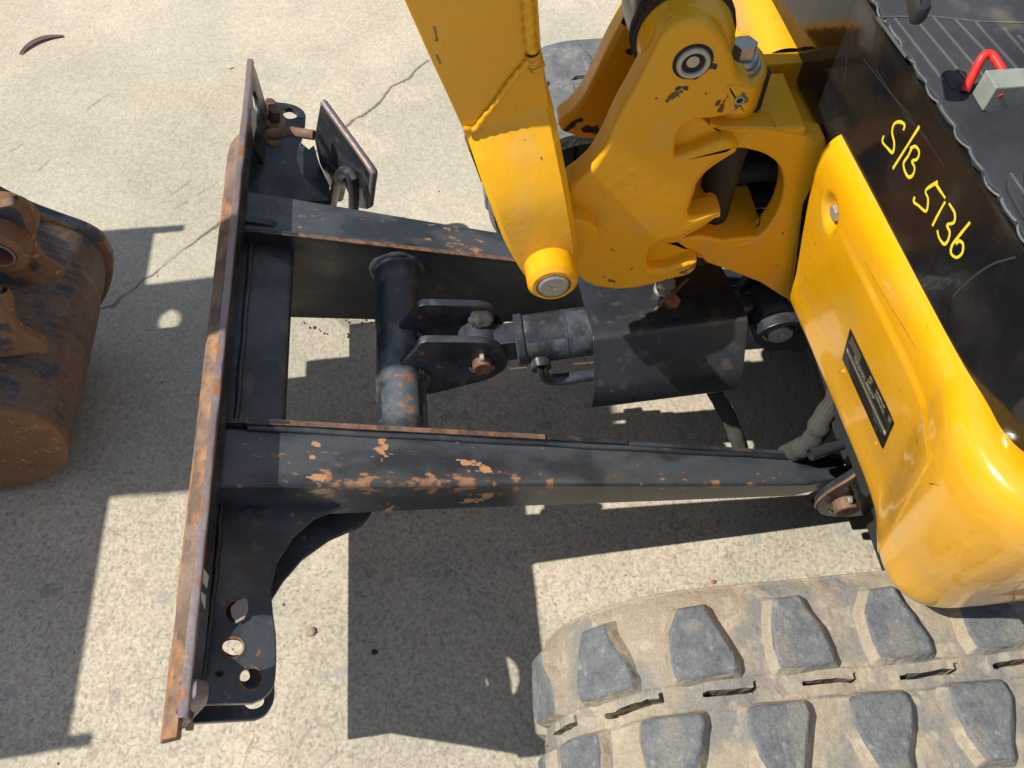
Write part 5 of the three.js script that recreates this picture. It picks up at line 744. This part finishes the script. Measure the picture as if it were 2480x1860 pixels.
/* ---------- the detached trench bucket at the left ---------- */
{
  const T = new THREE.Group(); T.name = 'trench_bucket'; T.userData = { label: 'rusty black narrow digging bucket lying on the concrete at the left edge', category: 'bucket' }; scene.add(T);
  const N = [[-0.7398,0.3162,-0.7000],[-0.6940,0.2909,-0.7000],[-0.6570,0.2540,-0.7000],[-0.6322,0.2342,-0.7000],[-0.6111,0.2104,-0.7000],[-0.6065,0.1731,-0.7000],[-0.6182,0.1204,-0.7000],[-0.6419,0.0767,-0.7000],[-0.6818,0.0424,-0.7000],[-0.7367,0.0216,-0.7000],[-0.8047,0.0160,-0.7000],[-0.9078,0.0175,-0.7000]], F = [[-0.7081,0.4489,-0.9850],[-0.6774,0.3989,-0.9850],[-0.6410,0.3527,-0.9850],[-0.6060,0.3229,-0.9850],[-0.5737,0.2968,-0.9850],[-0.5604,0.2752,-0.9850],[-0.5593,0.2436,-0.9850],[-0.5702,0.2042,-0.9850],[-0.5944,0.1589,-0.9850],[-0.6298,0.1125,-0.9850],[-0.6832,0.0718,-0.9850],[-0.9407,0.0179,-0.9850]];
  const cn = new THREE.CatmullRomCurve3(N.map(p => V(...p)), false, 'centripetal'), cf = new THREE.CatmullRomCurve3(F.map(p => V(...p)), false, 'centripetal');
  const nu = 90, nv = 40, pos = [], uv = [], idx = [];
  const bump = (s, t) => { let h = 0; for (const [a, w] of [[.36, .16], [.63, .1]]) h += .004 * ss(w, w - .012, Math.abs(t - a)) * ss(.28, .31, s) ; return h; };
  const at = (s, t) => cf.getPoint(s).lerp(cn.getPoint(s), t), mid = V(-1.0, .12, -.9);
  for (let j = 0; j <= nv; j++) for (let i = 0; i <= nu; i++) { const s = i / nu, t = j / nv, p = at(s, t), o = p.clone().sub(mid).setZ(0).normalize(); p.addScaledVector(o, bump(s, t)); pos.push(p.x, Math.max(.004, p.y), p.z); uv.push(t, s); }
  for (let j = 0; j < nv; j++) for (let i = 0; i < nu; i++) { const a = j * (nu + 1) + i; idx.push(a, a + 1, a + nu + 1, a + 1, a + nu + 2, a + nu + 1); }
  const g = new THREE.BufferGeometry(); g.setAttribute('position', new THREE.Float32BufferAttribute(pos, 3)); g.setAttribute('uv', new THREE.Float32BufferAttribute(uv, 2)); g.setIndex(idx); g.computeVertexNormals();
  const map = tex(1024, 1024, (u, v) => {
    const n = fbm(u, v, 6, 5, 36), f = fbm(u, v, 36, 4, 17), gr = vn(u * 300, v * 300, 300, 9); let c = mix([.03, .038, .052], [.065, .07, .08], n);
    const k = ss(.40, .50, v + (n - .5) * .14 + (f - .5) * .1 + u * .02); const rs = .6 * fbm(u, v, 22, 5, 81) + .4 * vn(u * 90, v * 9, 90, 12); c = mix(c, mix([.085, .055, .04], [.2, .125, .08], n * .5 + f * .5), Math.max(k * (.6 + .4 * ss(.35, .55, rs)), 1.0 * ss(.38, .58, rs * .6 + n * .4 + u * .05)));
    c = mix(c, [.2, .15, .11], ss(.66, .74, fbm(u * 1, v, 50, 3, 77)) * .4); return c.map(q => q * (.8 + .4 * gr));
  }, true);
  const sh = new THREE.Mesh(g, new THREE.MeshStandardMaterial({ map, roughness: .6, bumpMap: orange, bumpScale: .001, side: THREE.DoubleSide })); sh.name = 'bucket_shell'; sh.castShadow = sh.receiveShadow = true; sh.userData.label = 'curved back of the bucket, black above and rusty round the bend'; T.add(sh);
  const capPts = (c, k, zo) => { const o = []; for (let i = 0; i <= 50; i++) { const p = c.getPoint(i / 50), d = p.clone().sub(mid).setZ(0).normalize().multiplyScalar(k); o.push([p.x + d.x, Math.max(.004, p.y + d.y)]); } return o; };
  mesh('side_plate', ext(capPts(cn, .001), XY, -.715, -.694, { bevel: .005, seg: 3 }), mats.bucketRustSunFlecks, T, { label: 'rusty near side plate of the bucket' });
  mesh('side_plate', ext(capPts(cf, .011), XY, -1.003, -.983, { bevel: .004 }), mats.bucket, T, { label: 'dark far side plate of the bucket with a raised rim' });
  const earMat = mats.bucketRustSunFlecks;
  for (const [z, pts, c, lb] of [[-.845, [[-0.6327,0.4505],[-0.5886,0.4918],[-0.5552,0.4978],[-0.5484,0.4824],[-0.5573,0.4488],[-0.5699,0.4200],[-0.5730,0.3995],[-0.5698,0.3820],[-0.5554,0.3539],[-0.5559,0.3427],[-0.6056,0.3369],[-0.6995,0.3199]], [[-0.5949,0.4407]][0], 'far'], [-.765, [[-0.6406,0.4136],[-0.6092,0.4141],[-0.5910,0.4196],[-0.5925,0.4013],[-0.6051,0.3694],[-0.6085,0.3466],[-0.6042,0.3293],[-0.5910,0.2954],[-0.5989,0.2853],[-0.6432,0.2821],[-0.7092,0.2809]], null, 'near']]) {
    const e = mesh('hanger_ear', ext(outline(pts, .008), XY, z - .016, z, { bevel: .003 }), mats.bucket, T, { label: lb + ' hanger ear with a rusty rim' });
    mesh('rusty_rim', pipe(pts.slice(2, 9).map(p => [p[0], p[1], z - .008]), .0085, { n: 50 }), earMat, e);
    if (c) { mesh('ear_boss', ring(V(c[0], c[1], z - .05), V(c[0], c[1], z + .03), .037, .022, 40), earMat, e); mesh('bushing', ring(V(c[0], c[1], z - .048), V(c[0], c[1], z + .033), .0225, .019, 36), mats.edge, e); }
  }
}
/* the wide mud bucket and an added beam, unseen left of the picture: they throw the broad shadows at the left */
{
  const W = new THREE.Group(); W.name = 'mud_bucket'; W.userData = { label: 'wide mud bucket with an added shading beam, unseen beyond the left edge', category: 'bucket' }; scene.add(W);
  const sec = [[-1.185, .705], [-1.17, .70], [-1.16, .45], [-1.25, .16], [-1.45, .03], [-1.8, .03], [-1.8, .05], [-1.46, .05], [-1.265, .17], [-1.18, .45]];
  mesh('bucket_shell', ext(sec, XY, -1.235, -.255, { bevel: .003 }), mats.bucket, W);
  for (const z of [-1.235, -.255]) mesh('side_plate', ext([[-1.175, .70], [-1.165, .45], [-1.26, .16], [-1.45, .04], [-1.8, .04], [-1.7, .5]], XY, z - .01, z + .01), mats.bucketRustSunFlecks, W);
  for (const [z, x] of [[-1.235, -1.12], [-.255, -1.145]]) mesh('corner_tooth', ext([[-1.185, .66], [x, .69], [x, .71], [-1.19, .71]], XY, z - .009, z + .009), mats.bucketRustSunFlecks, W);
  const hp = ext([[-1.085, .6], [-.63, .6], [-.63, 1.06], [-.66, 1.085], [-.80, 1.13], [-1.085, 1.135]], ZY, -1.29, -1.275, { holes: [circ(-.988, .905, .026, .031)], bevel: .002 });
  mesh('hitch_plate', hp, mats.bucketRustSunFlecks, W);
  mesh('shade_beam', ext([[-1.6, 1.15], [-1.3, 1.05], [-.80, 1.22], [-.85, 1.36], [-1.62, 1.45]], XY, -.80, -.615, { bevel: .01 }), mats.yellow, W);  // unseen beam, shaped and placed to shade the cross tube
}

/* ---------- small things on the ground ---------- */
function tag(o, label, category, group) { o.userData.label = label; o.userData.category = category; if (group) o.userData.group = group; return o; }
{
  // narrow curved gum leaf
  const c = [[-0.9841,-1.8683],[-0.9712,-1.8953],[-0.9504,-1.9166],[-0.9253,-1.9278],[-0.8941,-1.9313]], mid = smoothOpen(c.map(p => [p[0], p[1]]), 6), n = mid.length, pos = [], idx = [];
  mid.forEach((p, i) => { const t = i / (n - 1), a = mid[Math.max(0, i - 1)], b = mid[Math.min(n - 1, i + 1)], l = Math.hypot(b[0] - a[0], b[1] - a[1]), w = .0072 * Math.pow(Math.sin(Math.PI * Math.min(1, t * .93 + .03)), .8) + .0007, nx = -(b[1] - a[1]) / l, nz = (b[0] - a[0]) / l, y = .002 + .003 * Math.sin(Math.PI * t);
    for (const k of [-1, -.5, 0, .5, 1]) pos.push(p[0] + nx * w * k, y + Math.abs(k) * .002, p[1] + nz * w * k); for (const k of [1, .5, 0, -.5, -1]) pos.push(p[0] + nx * w * k, y + Math.abs(k) * .002 - .0007, p[1] + nz * w * k); });
  for (let i = 0; i + 1 < n; i++) for (let k = 0; k < 10; k++) { const a = i * 10 + k, b = i * 10 + (k + 1) % 10; idx.push(a, b, a + 10, b, b + 10, a + 10); }
  const g = new THREE.BufferGeometry(); g.setAttribute('position', new THREE.Float32BufferAttribute(pos, 3)); g.setIndex(idx);
  tag(mesh('dry_leaf', g, new THREE.MeshStandardMaterial({ color: new THREE.Color(.115, .065, .055), roughness: .7 }), null), 'narrow curved dark brown leaf on the pale concrete at top left', 'leaf');
  const lp = [[-0.2808,0.3474,-0.3412],[-0.2753,0.3458,-0.3485],[-0.2668,0.3433,-0.3529],[-0.2635,0.3424,-0.3477],[-0.2620,0.3420,-0.3363],[-0.2659,0.3431,-0.3267],[-0.2735,0.3453,-0.3220],[-0.2791,0.3469,-0.3308],[-0.2810,0.3474,-0.3380]], lg = slab(lp, .0012), P = lg.attributes.position;
  for (let i = 0; i < P.count; i++) P.setY(i, P.getY(i) + (vn(P.getX(i) * 120 + 200, P.getZ(i) * 120 + 200, 256, 2) - .5) * .006);
  tag(mesh('dry_leaf', lg, new THREE.MeshStandardMaterial({ color: new THREE.Color(.3, .27, .27), roughness: .8 }), null), 'grey dry leaf lodged in a hole of the black bracket plate', 'leaf');
  const fl = [[-0.4947,0.0030,-1.7835],[-0.4824,0.0030,-1.7793],[-0.4773,0.0030,-1.7743],[-0.4841,0.0030,-1.7700],[-0.4929,0.0030,-1.7765]];
  tag(mesh('dry_leaf', slab(fl, .0015), new THREE.MeshStandardMaterial({ color: new THREE.Color(.62, .44, .28), roughness: .8 }), null), 'tiny pale orange leaf scrap on concrete left of the blade tip', 'leaf');
}
function stone(name, x, z, r, seed, color, label, group) {
  const g = mergeVertices(new THREE.IcosahedronGeometry(1, 3)), p = g.attributes.position;
  for (let i = 0; i < p.count; i++) { const a = [p.getX(i), p.getY(i), p.getZ(i)], k = .7 + .6 * vn(a[0] * 1.6 + seed * 3 + 9, a[1] * 1.6 + a[2] * 1.3 + 9, 64, seed); p.setXYZ(i, a[0] * k * r * 1.2, Math.max(-.2, a[1] * k) * r * .8 + r * .12, a[2] * k * r); }
  g.translate(x, 0, z); return tag(mesh(name, g, new THREE.MeshStandardMaterial({ color: new THREE.Color(...color), roughness: .9 }), null, { crease: 60 }), label, 'pebble', group);
}
{ const q = [[-0.2591,-0.4138]][0]; stone('pebble', q[0], q[1], .0075, 1, [.36, .29, .19], 'tan pebble on sunlit concrete right of the bracket plate'); }
{ const q = [[0.5263,-0.4186]][0]; stone('pebble', q[0], q[1], .0045, 5, [.09, .07, .06], 'small dark pebble beside the near rubber track'); }
{ const q = [[0.3688,-0.4318]][0]; stone('pebble', q[0], q[1], .0035, 7, [.34, .11, .06], 'small red pebble on the concrete before the near track'); }
{ const q = [[-0.1629,-0.3737]][0]; stone('pebble', q[0], q[1], .004, 9, [.05, .035, .03], 'small black pebble in the broad blade shadow'); }
{ // loose grit swept against the beam
  const r = rng(99), gs = []; for (let i = 0; i < 150; i++) { const a = r() * 6.28, d = Math.pow(r(), .8) * .13, s = .0008 + .0028 * r() * r(), g = new THREE.IcosahedronGeometry(s, 0); g.rotateY(r() * 6); g.scale(1, .7, 1.3); g.translate(-.20 + Math.cos(a) * d * .8, s * .4, -1.03 + Math.sin(a) * d * .55); gs.push(g); }
  for (let i = 0; i < 420; i++) { const x = -.75 + r() * 1.6, z = -1.7 + r() * 1.6, s = .0005 + .0017 * r() * r() * r(), g = new THREE.IcosahedronGeometry(s, 0); g.rotateY(r() * 6); g.scale(1, .7, 1.4); g.translate(x, s * .4, z); gs.push(g); }
  const m = mesh('loose_grit', gs, new THREE.MeshStandardMaterial({ color: new THREE.Color(.09, .07, .05), roughness: 1 }), null, { kind: 'stuff' }); tag(m, 'loose dark grit scattered over the concrete, thickest between beam and cross tube', 'grit');
}
renderer.setSize(1024, 768);
renderer.render(scene, camera);
